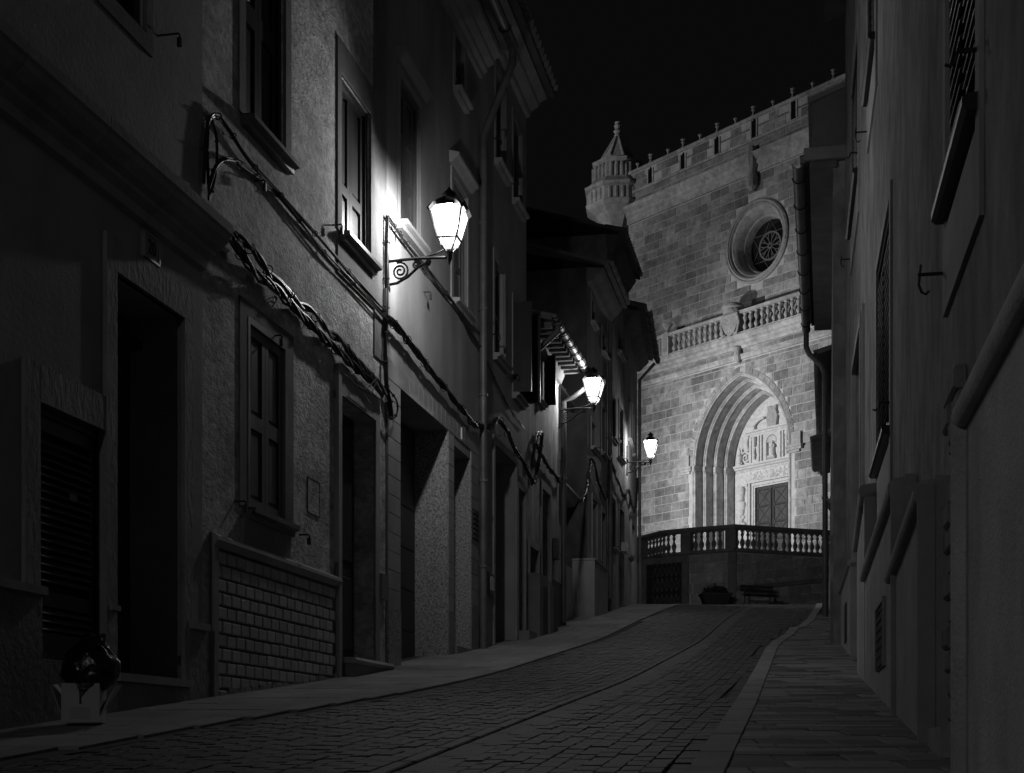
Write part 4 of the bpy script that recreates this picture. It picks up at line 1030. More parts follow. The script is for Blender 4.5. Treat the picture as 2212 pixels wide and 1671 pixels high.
MB().prism_yz([(YT, zf1), (YT-.2, zf1), (YT-.24, zf1+.08), (YT-.34, zf1+.14), (YT-.36, zf1+.20), (YT-.44, zf1+.24), (YT-.44, zcr), (YT, zcr+.03)], DX-PX-.42, DX+PX+.42).build('entablature', 'church_carve', church)
# aedicule with niche
nz0 = cz_(1681, 983); nw = .36; az = cz_(1681, 930)
q = MB().box(DX-1.45, DX-nw, YT-.16, YT, zcr, az).box(DX+nw, DX+1.45, YT-.16, YT, zcr, az); q.build('aedicule', 'church_carve', church)
na = cz_(1681, 953); q = MB()
pts = [(DX-nw, az), (DX-nw, na)]+[(DX-nw*math.cos(math.pi*i/10), na+nw*math.sin(math.pi*i/10)) for i in range(11)]+[(DX+nw, az)]
q = MB(); n = len(pts)
for i in range(11-1):
    a, b = (DX-nw*math.cos(math.pi*i/10), na+nw*math.sin(math.pi*i/10)), (DX-nw*math.cos(math.pi*(i+1)/10), na+nw*math.sin(math.pi*(i+1)/10))
    q.prism_xz([a, b, (b[0], az), (a[0], az)], YT-.16, YT)
q.build('niche_arch', 'church_carve', church)
q = MB()
for i in range(9):      # shell ribs in the head of the niche
    t = math.pi*(i+.5)/9; q.tube([(DX, YT-.02, na), (DX-nw*.95*math.cos(t), YT-.10, na+nw*.95*math.sin(t))], [.02, .06], 6)
q.build('niche_shell', 'church_carve', church, True)
for k in (-1, 1):
    for xo, ww, oo in ((.62, .09, .26), (.80, .09, .26), (1.38, .14, .22)): MB().box(DX+k*xo-ww/2, DX+k*xo+ww/2, YT-oo, YT-.1, zcr+.02, az-.1).build('niche_pilaster', 'church_carve', church)
    q = MB(); xx = DX+k*1.08
    q.lathe([(.04, az-.65), (.11, az-.55), (.08, az-.4), (.12, az-.3), (.1, az-.14)], xx, YT-.26, 8).lathe([(.03, zcr+.2), (.09, zcr+.4), (.05, zcr+.6), (.03, zcr+.8)], xx, YT-.26, 8).build('niche_herm', 'church_carve', church, True)
    # side volute and urn
    vp = []
    for i in range(34):
        t = i/33*3.6*math.pi; r = .34*(1-i/36); vp.append((DX+k*1.78+k*(r*math.cos(t)), YT-.10, zcr+.42+r*math.sin(t)))
    MB().tube([(p[0], p[1], p[2]) for p in vp], .06, 6).build('volute', 'church_carve', church, True)
    vp = [(DX+k*(1.58+.12*math.sin(u*3.1)), YT-.10, zcr+.7+u*.8) for u in [i/12 for i in range(13)]]
    MB().tube(vp, [.09-.04*i/12 for i in range(13)], 6).build('volute', 'church_carve', church, True)
    ux = DX+k*2.1; MB().lathe([(.14, zcr+.02), (.14, zcr+.12), (.05, zcr+.18), (.15, zcr+.36), (.17, zcr+.5), (.08, zcr+.62), (.05, zcr+.75), (.07, zcr+.8), (.001, zcr+1.0)], ux, YT-.2, 10).build('urn', 'church_carve', church, True)
MB().prism_yz([(YT, az), (YT-.22, az), (YT-.26, az+.08), (YT-.34, az+.12), (YT-.34, az+.2), (YT, az+.22)], DX-1.6, DX+1.6).build('aedicule_cornice', 'church_carve', church)
for k in (-1, 1):      # broken pediment scrolls
    arc = [(DX+k*(1.25-.75*(1-math.cos(u*1.57))), YT-.14, az+.24+.52*math.sin(u*1.57)) for u in [i/10 for i in range(11)]]
    MB().tube(arc, .065, 7).lathe_y([(.001, YT-.22), (.1, YT-.2), (.13, YT-.1), (.13, YT)], DX+k*1.22, az+.34, 10).build('pediment_scroll', 'church_carve', church, True)
MB().prism_xz([(DX-.28, az+.22), (DX+.28, az+.22), (DX+.36, az+.75), (DX+.25, az+1.05), (DX+.3, az+1.3), (DX, az+1.22), (DX-.3, az+1.3), (DX-.25, az+1.05), (DX-.36, az+.75)], YT-.16, YT).build('crest', 'church_relief', church)
sx = fc.W(DX, YT-.10, nz0)
st = thing('statue', 'small robed stone statue standing in the niche above the church door', 'statue', (sx.x, sx.y, nz0), fc.ang)
stf = MB().lathe([(.20, 0), (.20, .08), (.15, .1), (.17, .14), (.13, .45), (.155, .68), (.16, .78), (.06, .86), (.05, .89)], 0, 0, 12).lathe([(.001, .87), (.06, .9), (.075, .97), (.06, 1.04), (.001, 1.07)], 0, 0, 10).tube([(-.14, -.02, .78), (-.17, -.06, .6), (-.04, -.15, .55)], .045, 7).tube([(.14, -.02, .78), (.17, -.06, .58), (.05, -.15, .62)], .045, 7).build('figure', 'church_carve', st, True); stf.scale = (.85, .85, .72)
MB().box(-.22, .22, -.16, .06, -.10, .0).build('pedestal', 'church_carve', st)
MB().prism_xz([(DX-.24, zcr), (DX+.24, zcr), (DX+.3, nz0-.1), (DX-.3, nz0-.1)], YT-.24, YT).build('niche_bracket', 'church_relief', church)
sg = fc.R(1734, 1744, 1066, 1064, 1080, 1078); MB().box(sg[0], sg[1], -.03, 0, sg[2], sg[3]).build('wall_plaque', 'terrace', church)
# lower string course and main cornice
ST_ = [(0, z_str), (-.10, z_str), (-.13, z_str+.07), (-.13, z_str+.14), (-.18, z_str+.17), (-.18, z_str+.24), (0, z_str+.28)]
x = SLc
while x < SRr: x1 = min(x+random.uniform(.9, 1.5), SRr); MB().prism_yz(ST_, x+.003, x1-.003).build('string_course', 'church_trim', church); x = x1
zq = z_cor; CO_ = [(UP, zq), (-.50, zq), (-.50, zq-.10), (-.45, zq-.14), (-.42, zq-.24), (-.30, zq-.30), (-.28, zq-.42), (-.16, zq-.5), (-.10, zq-.60), (0, zq-.62), (UP, zq-.62)]
x = SLc-.2
while x < SRr: x1 = min(x+random.uniform(.9, 1.6), SRr); MB().prism_yz(CO_, x+.002, x1-.002).build('cornice', 'church_trim', church); x = x1
MB().lathe([(.001, z_str-.2), (.14, z_str-.05), (.2, z_str+.2), (.16, z_str+.45), (.22, z_str+.6), (.1, z_str+.7)], PC, -.16, 9).build('corbel', 'church_relief', church, True)
# parapet balustrade
YB = -.18; bp = [(.10, 0), (.10, .06), (.06, .09), (.12, .2), (.115, .28), (.05, .4), (.05, .46), (.115, .58), (.12, .66), (.06, .78), (.10, .81), (.10, .87)]
z0 = z_cor; hB = z_rail-z_cor
bal_me = MB().lathe([(r, z*(hB-.30)/.87) for r, z in bp], 0, 0, 8).mesh('baluster', 'church_trim', True)
bal = MB().box(SLc-.1, SRr, YB-.15, YB+.15, z0, z0+.14).box(SLc-.1, SRr, YB-.17, YB+.17, z_rail-.16, z_rail).build('balustrade', 'church_trim', church)
def bx_(c): return fc.S((1600+c/4.608)/1.149, YB)
for c in (60, 120, 180, 340, 398, 457, 517, 577, 638, 698, 760, 822, 885, 1150, 1215, 1280, 1347, 1413, 1482, 1550, 1620, 1690, 1762, 1830, 1900, 1970):
    place('baluster', bal_me, bal, (bx_(c), YB, z0+.14))
for c0, c1, nm in ((222, 298, 'pier'), (945, 1092, 'arms_pier')):
    a, b = bx_(c0), bx_(c1); MB().box(a, b, YB-.19, YB+.19, z0, z_rail+.03).build(nm, 'church_trim', church)
    if nm == 'pier':
        MB().box(a+.12, b-.12, YB-.215, YB-.19, z0+.25, z_rail-.25).build('pier_panel', 'church_relief', church)
        MB().lathe([(.2, z_rail+.03), (.2, z_rail+.09), (.07, z_rail+.14), (.12, z_rail+.25), (.30, z_rail+.52), (.28, z_rail+.55), (.001, z_rail+.5)], .5*(a+b), YB, 12).build('urn', 'church_trim', church, True)
    else:
        m_ = .5*(a+b)
        MB().prism_xz([(m_-.5, z_rail-.1), (m_-.55, z_rail-.55), (m_-.3, z_rail-1.0), (m_, z_rail-1.2), (m_+.3, z_rail-1.0), (m_+.55, z_rail-.55), (m_+.5, z_rail-.1)], YB-.30, YB-.19).build('coat_of_arms', 'church_relief', church)
        MB().lathe([(.5, z_rail-.08), (.52, z_rail+.1), (.46, z_rail+.12), (.58, z_rail+.25), (.54, z_rail+.38), (.3, z_rail+.48), (.001, z_rail+.5)], m_, YB-.05, 12).build('crown', 'church_relief', church, True)
        for k in (-1, 1): MB().tube([(m_+k*.45, YB-.26, z_rail-.2), (m_+k*.6, YB-.28, z_rail-.6), (m_+k*.45, YB-.28, z_rail-1.1), (m_+k*.3, YB-.28, z_rail-1.05)], .07, 6).build('mantling', 'church_trim', church, True)
wq = fc.R(1625, 1652, 648, 640, 672, 662, UP); MB().box(wq[0], wq[1], UP-.035, UP+.0, wq[2], wq[3]).build('small_window', 'door', church)
# rose window
MB().lathe_y([(2.051, UP), (2.051, UP-.10), (1.973, UP-.17), (1.905, UP-.12), (1.817, UP-.16), (1.797, UP-.10), (1.758, UP-.09)], rcx, rcz, 56).build('rose_ring', 'church_relief', church, True)
MB().lathe_y([(1.758, UP-.09), (1.758, UP-.02), (1.699, UP+.05), (1.641, UP+.04), (1.582, UP+.12), (1.514, UP+.20), (1.436, UP+.55), (1.417, UP+.62), (1.348, UP+.60), (1.329, UP+.70), (1.309, UP+1.05)], rcx, rcz, 56).build('rose_splay', 'church_trim', church, True)
GYr = UP+1.0
rz_ = MB().lathe_y([(.001, GYr+.04), (1.36, GYr+.04)], rcx, rcz, 48).build('rose_glass', 'glass', church)
q = MB()
def bar(p, q_, r=.035): return ((rcx+p[0], GYr, rcz+p[1]), (rcx+q_[0], GYr, rcz+q_[1]), r)
for k in range(2):
    tri = [(1.32*math.cos(math.radians(90+60*k+120*i)), 1.32*math.sin(math.radians(90+60*k+120*i))) for i in range(3)]
    for i in range(3): a, b, r = bar(tri[i], tri[(i+1) % 3], .02); q.tube([a, b], .012, 5)
q.lathe_y([(.72, GYr+.03), (.72, GYr-.05), (.64, GYr-.05), (.64, GYr+.03)], rcx, rcz, 32).lathe_y([(.15, GYr+.03), (.15, GYr-.05), (.08, GYr-.05), (.08, GYr+.03)], rcx, rcz, 16)
q.build('rose_tracery', 'terrace_trim', church)
for i in range(10):
    t = 2*math.pi*i/10; t1 = t+2*math.pi/20
    pts = [(rcx+r_*math.cos(tt), GYr-.01, rcz+r_*math.sin(tt)) for r_, tt in ((.15, t), (.36, t), (.52, t-.10), (.64, t-.16))]; pts2 = [(rcx+r_*math.cos(tt), GYr-.01, rcz+r_*math.sin(tt)) for r_, tt in ((.36, t), (.52, t+.10), (.64, t+.16))]
    MB().tube(pts, .024, 6).tube(pts2, .022, 6).build('spoke', 'terrace_trim', church)
# upper cornice, parapet slits, coping and finials
def run(poly, nm, m, x0=None):
    x = SLc if x0 is None else x0
    while x < SRr: x1 = min(x+random.uniform(.9, 1.7), SRr); MB().prism_yz(poly, x+.003, x1-.003).build(nm, m, church); x = x1
za = z_co1; zb_ = z_co2; hgt = max(.5, zb_-za)
run([(UP, za), (UP-.10, za), (UP-.13, za+.10), (UP-.13, za+.35*hgt), (UP-.22, za+.45*hgt), (UP-.22, za+.6*hgt), (UP-.40, za+.8*hgt), (UP-.42, zb_), (UP, zb_+.1)], 'upper_cornice', 'church_trim')
run([(UP, z_par-.12), (UP-.10, z_par-.12), (UP-.14, z_par-.05), (UP-.10, z_par+.02), (UP, z_par+.05)], 'parapet_string', 'church_trim')
run([(UP+.3, z_cop-.14), (UP-.08, z_cop-.14), (UP-.16, z_cop-.07), (UP-.14, z_cop), (UP+.3, z_cop+.06)], 'coping', 'church_trim')
MB().lathe([(.05, za-.9), (.28, za-.7), (.34, za-.3), (.22, za-.05), (.3, za+.3), (.34, za+.8), (.2, zb_+.35)], rcx-.15, UP-.2, 9).build('corbel', 'church_relief', church, True)
for s_, zz in SLITS:
    MB().prism_xz([(s_-.15, zz-.5), (s_+.15, zz-.5), (s_+.15, zz+.3), (s_, zz+.5), (s_-.15, zz+.3)], UP-.015, UP+.02).build('slit_window', 'glass', church)
    MB().box(s_-.24, s_-.15, UP-.05, UP, zz-.5, zz+.4).box(s_+.15, s_+.24, UP-.05, UP, zz-.5, zz+.4).build('slit_frame', 'church_trim', church)
fin_b = MB().lathe([(.13, 0), (.06, .1), (.05, .22), (.13, .3), (.05, .36), (.15, .45), (.06, .5), (.001, .56)], 0, 0, 6).mesh('finial', 'church_trim', True)
fin_s = MB().lathe([(.10, 0), (.05, .06), (.05, .16), (.13, .28), (.05, .33), (.001, .40)], 0, 0, 6).mesh('finial', 'church_trim', True)
for k, c in enumerate((437, 513, 617, 706, 807, 909, 1017, 1123, 1240, 1356, 1475, 1598)):
    s_ = fc.S((1400+c/2.3875)/1.149, UP); place('finial', fin_b if k % 2 else fin_s, church, (s_, UP-.0, z_cop+.02))
# corner turret
ts_ = fc.S(1334, UP+.3); ty_ = UP+.3
def tz(c): return fc.H(1330, (100+c/2.3875)/1.149, UP+.3)
MB().lathe([(.35, tz(1200)), (.9, tz(1110)), (1.3, tz(1060)), (1.75, tz(1030)), (1.85, tz(1018)), (1.85, tz(1008))], ts_, ty_, 8, off=math.pi/8).build('turret_corbel', 'church_trim', church)
MB().lathe([(1.72, tz(1008)), (1.72, tz(930)), (1.90, tz(922)), (1.92, tz(905)), (1.7, tz(895)), (1.45, tz(865))], ts_, ty_, 8, off=math.pi/8).build('turret_gallery', 'church_trim', church)
MB().lathe([(1.42, tz(868)), (1.42, tz(800)), (1.36, tz(775)), (1.46, tz(765)), (1.48, tz(752)), (.95, tz(736))], ts_, ty_, 8, off=math.pi/8).build('turret_drum', 'church_trim', church)
for R_, z0_, z1_, nm in ((1.73, 1000, 935, 'turret_column'), (1.43, 862, 780, 'turret_column')):
    for i in range(8):
        for e in (-.22, 0, .22):
            t = math.pi/8+math.pi/8+i*math.pi/4+e*1.0; rr = R_*math.cos(math.pi/8)/max(.9, math.cos(e)); MB().lathe([(.09, tz(z0_)), (.09, tz(z1_))], ts_+rr*math.cos(t), ty_+rr*math.sin(t), 6).build(nm, 'church_trim', church)
MB().lathe([(.98, tz(738)), (.92, tz(722)), (.15, tz(585)), (.20, tz(575)), (.13, tz(560))], ts_, ty_, 8, off=math.pi/8).build('turret_spire', 'church_trim', church)
q = MB()
for i in range(8): t = math.pi/8+i*math.pi/4; q.tube([(ts_+.93*math.cos(t), ty_+.93*math.sin(t), tz(722)), (ts_+.17*math.cos(t), ty_+.17*math.sin(t), tz(585))], .06, 5)
q.build('spire_rib', 'church_trim', church)
MB().lathe([(.12, tz(565)), (.24, tz(548)), (.14, tz(535)), (.2, tz(515)), (.12, tz(502)), (.17, tz(495)), (.001, tz(488))], ts_, ty_, 9).build('spire_finial', 'church_trim', church, True)

# ------------------------------------------------------------------ terrace before the church
def zpt(xd, yrow, hgt): y = hgt*F/(YH-yrow); return Vector(((xd-CX)/F*y, y))
TR = 8.76
TP = [zpt(1330, 1170, TR), zpt(1381, 1159, TR), zpt(1434, 1146, TR), zpt(1493, 1140.3, TR), zpt(1588.5, 1133, TR), zpt(1690, 1140, TR), zpt(1796, 1146.2, TR), zpt(1960, 1156, TR)]
tw_ = thing('terrace_wall', 'dark ashlar terrace wall with stone balustrade standing in front of the church', 'wall', (TP[4].x, TP[4].y, 5.5))
def tloc(p): return Vector((p[0]-TP[4].x, p[1]-TP[4].y, p[2]-5.5))
ZBASE = 7.80
bal_t = MB().lathe([(.085, 0), (.085, .05), (.05, .07), (.10, .18), (.105, .25), (.04, .38), (.04, .42), (.075, .5), (.04, .58), (.08, .61), (.08, .66)], 0, 0, 9).mesh('baluster', 'terrace_trim', True)
tfl = MB()
gate_ab = (zpt(1395, 1150, TR), )
for i in range(len(TP)-1):
    a, b = TP[i], TP[i+1]; d = (b-a); L_ = d.length; dx = d.normalized(); ang = math.atan2(dx.y, dx.x); ny = Vector((-dx.y, dx.x))
    def loc(s, y): p = a+dx*s+ny*y; return (p.x-TP[4].x, p.y-TP[4].y)
    def pl(mb_, nm, m, parent=tw_, smooth=False):
        mb_.v = [(*loc(v[0], v[1]), v[2]-5.5) for v in mb_.v]; return mb_.build(nm, m, parent, smooth)
    ops = []
    seg = Fac(a, b)
    if i in (1, 2):
        pass
    body = pl(MB().box(0, L_, .02, .5, 4.6, ZBASE-.14), 'wall_body', 'terrace_joint')
    pl(MB().prism_yz([(.5, ZBASE-.14), (-.04, ZBASE-.14), (-.10, ZBASE-.09), (-.12, ZBASE), (.5, ZBASE)], 0, L_), 'base_moulding', 'terrace_trim')
    pl(MB().prism_yz([(.30, TR-.18), (-.02, TR-.18), (-.06, TR-.13), (-.06, TR-.02), (-.03, TR), (.28, TR), (.32, TR-.06)], 0, L_), 'handrail', 'terrace_trim')
    s = .14
    piers = {1: [(L_*.0, .15)], 2: [(L_-.25, .22)], 3: [(L_-.2, .22)], 4: [], 5: [(L_*.12, .0)], 6: []}.get(i, [])
    while s < L_-.05:
        if not any(abs(s-p) < w_+.12 for p, w_ in piers if w_ > 0):
            c_ = loc(s, .13); o = place('baluster', bal_t, tw_, (c_[0], c_[1], ZBASE-5.5))
            o.scale = (1, 1, (TR-.18-ZBASE)/.66)
        s += .26
    for p, w_ in piers:
        if w_ > 0: pl(MB().box(p-w_, p+w_, -.03, .28, ZBASE, TR-.181), 'pier', 'terrace_trim')
    # ashlar
    if i in (2, 3, 4, 5, 6):
        random.seed(40+i); z = 4.9 if i < 4 else 3.6; sl = 0. if i < 4 else .115
        while z < ZBASE+.2:
            c = .40 if i < 4 else .36; s = random.uniform(-.4, 0)
            while s < L_:
                l = random.uniform(.45, .85); s0, s1 = max(0, s), min(L_, s+l); s += l
                if s1-s0 < .1: continue
                off = sl*((s0+s1)*.5+(0 if i == 4 else (TP[5]-TP[4]).length if i == 5 else (TP[6]-TP[4]).length))
                z0_, z1_ = z+off, z+off+c
                if z1_ > ZBASE-.15: z1_ = ZBASE-.15
                if z1_-z0_ < .12 or z0_ < 4.6: continue
                if i == 2 and s0 < L_*.70: continue
                pl(MB().pillow(s0+.012, s1-.012, z0_+.012, z1_-.012, -.006-random.uniform(0, .02), .03, .01), 'stone', 'terrace')
            z += c
    if i == 3: pl(MB().box(L_-.30, L_+.04, -.05, .1, 4.9, ZBASE-.14), 'corner_pier', 'terrace_trim')
    if i in (4, 5, 6):
        o0 = 0 if i == 4 else ((TP[5]-TP[4]).length if i == 5 else (TP[6]-TP[4]).length); q = MB()
        za_, zb2 = 6.15+.115*o0, 6.15+.115*(o0+L_)
        q.hexa([(0, -.08, za_), (L_, -.08, zb2), (L_, .03, zb2), (0, .03, za_), (0, -.08, za_+.14), (L_, -.08, zb2+.14), (L_, .03, zb2+.18), (0, .03, za_+.18)]); pl(q, 'sloping_ledge', 'terrace_trim')
# iron gate in the left stretch
ga, gb = zpt(1397, 1150, TR), zpt(1474, 1142, TR); ga = ga+Vector((.0, -.02)); d = gb-ga; L_ = d.length; gx = math.atan2(d.y, d.x)
gt = House('iron_gate', 'tall wrought iron lattice gate set in the terrace wall', Fac(ga, gb), zb=5.7, cat='gate')
gt.root['label'] = 'tall wrought iron lattice gate set in the stone terrace wall'
z0, z1 = 5.4, 7.40
q = MB().box(-.2, 0, -.06, .1, z0, z1).box(L_, L_+.28, -.06, .1, z0, z1).box(-.2, L_+.28, -.061, .1, z1, z1+.24); q.build('gate_surround', 'terrace_trim', gt.root)
MB().box(0, L_, -.002, .02, z0, z1).build('gate_backing', 'door', gt.root)
q = MB(); q.box(.25, .30, -.05, -.01, z0, z1-.1).box(L_-.05, L_, -.05, -.01, z0, z1-.1).box(.3, L_-.05, -.05, -.01, z1-.15, z1-.1).box(.3, L_-.05, -.05, -.01, 6.2, 6.25).box(.3, L_-.05, -.05, -.01, 6.8, 6.85).build('gate_frame', 'iron', gt.root)
for k in range(6):
    x0 = .3+(L_-.35)*k/6; x1 = .3+(L_-.35)*(k+1)/6
    for za_ in (5.55, 6.22, 6.82):
        zb2 = za_+.6; MB().tube([(x0, -.03, za_), (.5*(x0+x1), -.03, .5*(za_+zb2)), (x0, -.03, zb2)], .014, 5).tube([(x1, -.03, za_), (.5*(x0+x1), -.03, .5*(za_+zb2)), (x1, -.03, zb2)], .014, 5).tube([(x0, -.03, za_), (x0, -.03, zb2)], .012, 5).build('gate_bar', 'zinc', gt.root)
# terrace floor
fl = MB(); pts = [(p.x, p.y+.2) for p in TP]+[(40, 62), (40, 110), (-5, 110)]
fl.prism_xy(pts, ZBASE-.3, ZBASE-.03); structure(fl.build('terrace_floor', 'slab'))
# bench
bp_ = zpt(1634, 1309, 5.48); dxy = (TP[5]-TP[4]).normalized(); ang = math.atan2(dxy.y, dxy.x); nn = Vector((dxy.y, -dxy.x))
bc = Vector(((1633-CX)/F*56.6, 56.6))+nn*.12
bench = thing('bench', 'dark park bench with iron legs standing against the terrace wall', 'bench', (bc.x, bc.y, G(bc.y)), ang)
for k in range(3): MB().box(-.75, .75, -.36+k*.125, -.25+k*.125, .40, .435).build('seat_slat', 'wood_dark', bench)
for z in (.56, .70): MB().box(-.75, .75, .04, .07, z, z+.115).build('back_slat', 'wood_dark', bench)
for x in (-.58, .58):
    MB().tube([(x, -.36, 0), (x, -.30, .2), (x, -.34, .38), (x, .02, .39), (x, .06, .84)], .025, 6).tube([(x, .12, 0), (x, .02, .2), (x, .02, .39)], .025, 6).tube([(x, -.36, .1), (x, .08, .1)], .018, 5).build('leg', 'iron', bench)
# planter
pc = Vector(((1545-CX)/F*56.3, 56.3))
plt = thing('planter', 'dark wide planter with a low bush left of the bench', 'planter', (pc.x, pc.y, G(pc.y)), .05)
MB().hexa([(-.42, -.3, 0), (.42, -.3, 0), (.42, .3, 0), (-.42, .3, 0), (-.56, -.4, .42), (.56, -.4, .42), (.56, .4, .42), (-.56, .4, .42)]).box(-.6, .6, -.43, .43, .42, .48).build('pot', 'iron', plt)
q = MB(); random.seed(8)
for k in range(420):
    t = random.uniform(0, 6.28); r = random.random()**.5*.5; x, y = r*math.cos(t), r*.6*math.sin(t); z = .45+random.random()*(.42-.5*r)+.05
    a = Vector((random.gauss(0, 1), random.gauss(0, 1), random.gauss(0, 1))).normalized()*.06; b = a.orthogonal().normalized()*.025; p = Vector((x, y, z)); q.add([p-a, p-b, p+a, p+b], [(0, 1, 2, 3)])
q.build('foliage', 'leaf', plt)
q = MB()
for k in range(9): t = k*.7; q.tube([(0.04*math.cos(t), .04*math.sin(t), .4), (.3*math.cos(t), .2*math.sin(t), .75)], .01, 4)
q.build('stem', 'wood_dark', plt)

# ------------------------------------------------------------------ street lanterns
def lantern(fac, xd, yd, L, label, at=None, boost=1.):
    s_, z = at or fac.hit(xd, yd); p = fac.W(s_, 0, z)
    t = thing('wall_lantern', label, 'street lamp', p, fac.ang, 'lanterns bracketed to the left house fronts')
    q = MB().box(-.022, .022, -.03, 0, -.30, .42).box(-.04, .04, -.035, 0, -.32, -.26).tube([(0, -.02, 0), (0, -L*.5, .012), (0, -L+.02, .0)], .017, 8).tube([(0, -L*.55, .014), (0, -L*.8, .05), (0, -L+.04, .09)], .010, 6)
    q.tube([(0, -.04, -.25), (0, -.12, -.24), (0, -.24, -.18), (0, -.36, -.08), (0, -.5, -.025)], .015, 6); br = q.build('bracket', 'iron', t, True)
    for cy, cz, r0, tu in ((-.155, -.115, .10, 2.2), (-.335, -.055, .05, 1.8), (-.46, -.045, .035, 1.6)):
        pts = [(0, cy+r0*(1-.85*i/30)*math.cos(i/30*tu*2*math.pi+1.2), cz+r0*(1-.85*i/30)*math.sin(i/30*tu*2*math.pi+1.2)) for i in range(31)]
        MB().tube(pts, .011, 6).build('scroll', 'iron', br, True)
    MB().lathe([(.001, -.09), (.02, -.05), (.035, -.0), (.03, .04), (.045, .055)], 0, -L, 8).build('drop_finial', 'iron', t, True)
    wb, wt, z0, z1 = .105, .170, .19, .455; q = MB(); R_ = .013
    cn = [(-1, -1), (1, -1), (1, 1), (-1, 1)]
    B = [Vector((c[0]*wb, -L+c[1]*wb, z0)) for c in cn]; T = [Vector((c[0]*wt, -L+c[1]*wt, z1)) for c in cn]
    for i in range(4): q.tube([B[i], T[i]], R_, 4); q.tube([B[i], B[(i+1) % 4]], .014, 4)
    for i in range(4): q.tube([B[i], Vector((B[i].x*.6, -L+(B[i].y+L)*.6, .11)), Vector((B[i].x*.25, -L+(B[i].y+L)*.25, .05))], .009, 5)
    def arc(i, k=9, up=.10, o=0.):
        a, b = T[i], T[(i+1) % 4]; n = ((a+b)*.5-Vector((0, -L, z1))).normalized()
        return [a.lerp(b, j/(k-1))+Vector((0, 0, up*math.sin(math.pi*j/(k-1))+.012*abs(math.sin(math.pi*3*j/(k-1)))))+n*(o-.35*up*math.sin(math.pi*j/(k-1))) for j in range(k)]
    for i in range(4): q.tube(arc(i), .011, 4)
    q.build('frame', 'iron', t)
    for i in range(4):
        ar = arc(i); pq = MB(); pts = [B[i], B[(i+1) % 4]]+[v for v in reversed(ar)]; pq.add(pts, [tuple(range(len(pts)))]); pq.build('pane', 'pane', t)
        lowp = MB(); a, b = B[i], B[(i+1) % 4]; c = Vector((0, -L, 0)); lowp.add([a, b, Vector(((b.x)*.72, -L+(b.y+L)*.72, .115)), Vector(((a.x)*.72, -L+(a.y+L)*.72, .115))], [(0, 1, 2, 3)]); lowp.build('lower_pane', 'pane', t)
        cr = MB(); o1 = arc(i, 9, .10, .012); o2 = [v+Vector((0, 0, .030)) for v in arc(i, 9, .10, .035)]; cr.add(o1+o2, [(j, j+1, 10+j, 9+j) for j in range(8)]); cr.build('cresting', 'iron', t)
    MB().lathe([(.185, z1+.055), (.18, z1+.075), (.15, z1+.115), (.08, z1+.16), (.06, z1+.17), (.055, z1+.20), (.085, z1+.21), (.06, z1+.235), (.03, z1+.26), (.001, z1+.30)], 0, -L, 8, off=math.pi/8).build('cap', 'iron', t)
    ld = bpy.data.lights.new('lantern_bulb', 'POINT'); ld.energy = LAMP_W*boost; ld.shadow_soft_size = .065
    lo = bpy.data.objects.new('lantern_bulb', ld); COL.objects.link(lo); lo.parent = t; lo.location = (0, -L, .39)
    return t
lantern(H2.f, 834, 566, .70, 'largest lit lantern, on a scrolled bracket where rough render meets garage tiles')
lantern(H1.f, 0, 0, .68, 'lit lantern down the street behind the viewer, on the nearest townhouse', at=(6.6, 3.6))
lantern(H5.f, 1206.5, 886, .64, 'middle lit lantern, bracketed under the gutter of the low house', boost=.5)
lantern(h9.f, 1353, 1000, .60, 'farthest lit lantern, hanging before the church wall on the last house', boost=.5)
end = Fac((h9.f.B.x, h9.f.B.y+.02), (h9.f.B.x-3, h9.f.B.y+.64))
lantern(end, 0, 0, .6, 'unseen lantern added on the end wall of the last left house to brighten the terrace', at=(.45, 7.6), boost=3.2)  # extra lamp added out of view to lift the terrace wall
# conduit and control box below the first lantern
f = H2.f; s_, z = f.hit(832, 566)
MB().box(s_-.14, s_-.05, -.06, 0, z-.66, z-.33).build('control_box', 'pvc', H2.root)

# ------------------------------------------------------------------ cables along the left fronts
def bundle(name, label, fac, pts, n=5, r=.012, spread=.035, twist=2.6, dep=-.07, group=None, cat='cable', seed=1, sag=0.):
    random.seed(seed); P = []
    for p in pts:
        dd = p[2] if len(p) > 2 else dep
        s_, z = fac.hit(p[0], p[1], dd); P.append(Vector((s_, dd, z)))
    o0 = P[0]; w0 = fac.W(o0.x, 0, o0.z)
    t = thing(name, label, cat, w0, fac.ang, group)
    C = smoothpath(P, 10); acc = [0.]
    for i in range(1, len(C)): acc.append(acc[-1]+(C[i]-C[i-1]).length)
    base = Vector((o0.x, 0, o0.z))
    for k in range(n):
        ph = 2*math.pi*k/n+random.uniform(-.3, .3); rr = spread*random.uniform(.6, 1.15); tw = twist*random.choice((1, 1, 1.15, .85)); pts_ = []
        for c, l in zip(C, acc):
            a = ph+l*tw*2; wob = 1+.25*math.sin(l*5+k*2)
            pts_.append(c-base+Vector((.25*rr*math.cos(a), min(rr*math.cos(a)*.7, -dep-.01), rr*wob*math.sin(a))))
        MB().tube(pts_, r*random.uniform(.8, 1.2), 6).build('cable', 'cable', t, True)
    # ties
    q = MB(); i = 6
    while i < len(C)-3:
        p = C[i]-base; d = (C[i+1]-C[i-1]).normalized(); u = d.orthogonal().normalized(); v = d.cross(u); R_ = spread+r
        q.tube([p+(u*math.cos(a)+v*math.sin(a))*R_ for a in [j*math.pi/4 for j in range(9)]], .005, 4); i += 9
    q.build('cable_tie', 'iron', t)
    return t
GC = 'cable runs clipped to the left house fronts'
f2, f3, f4, f5 = H2.f, H3.f, H4.f, H5.f
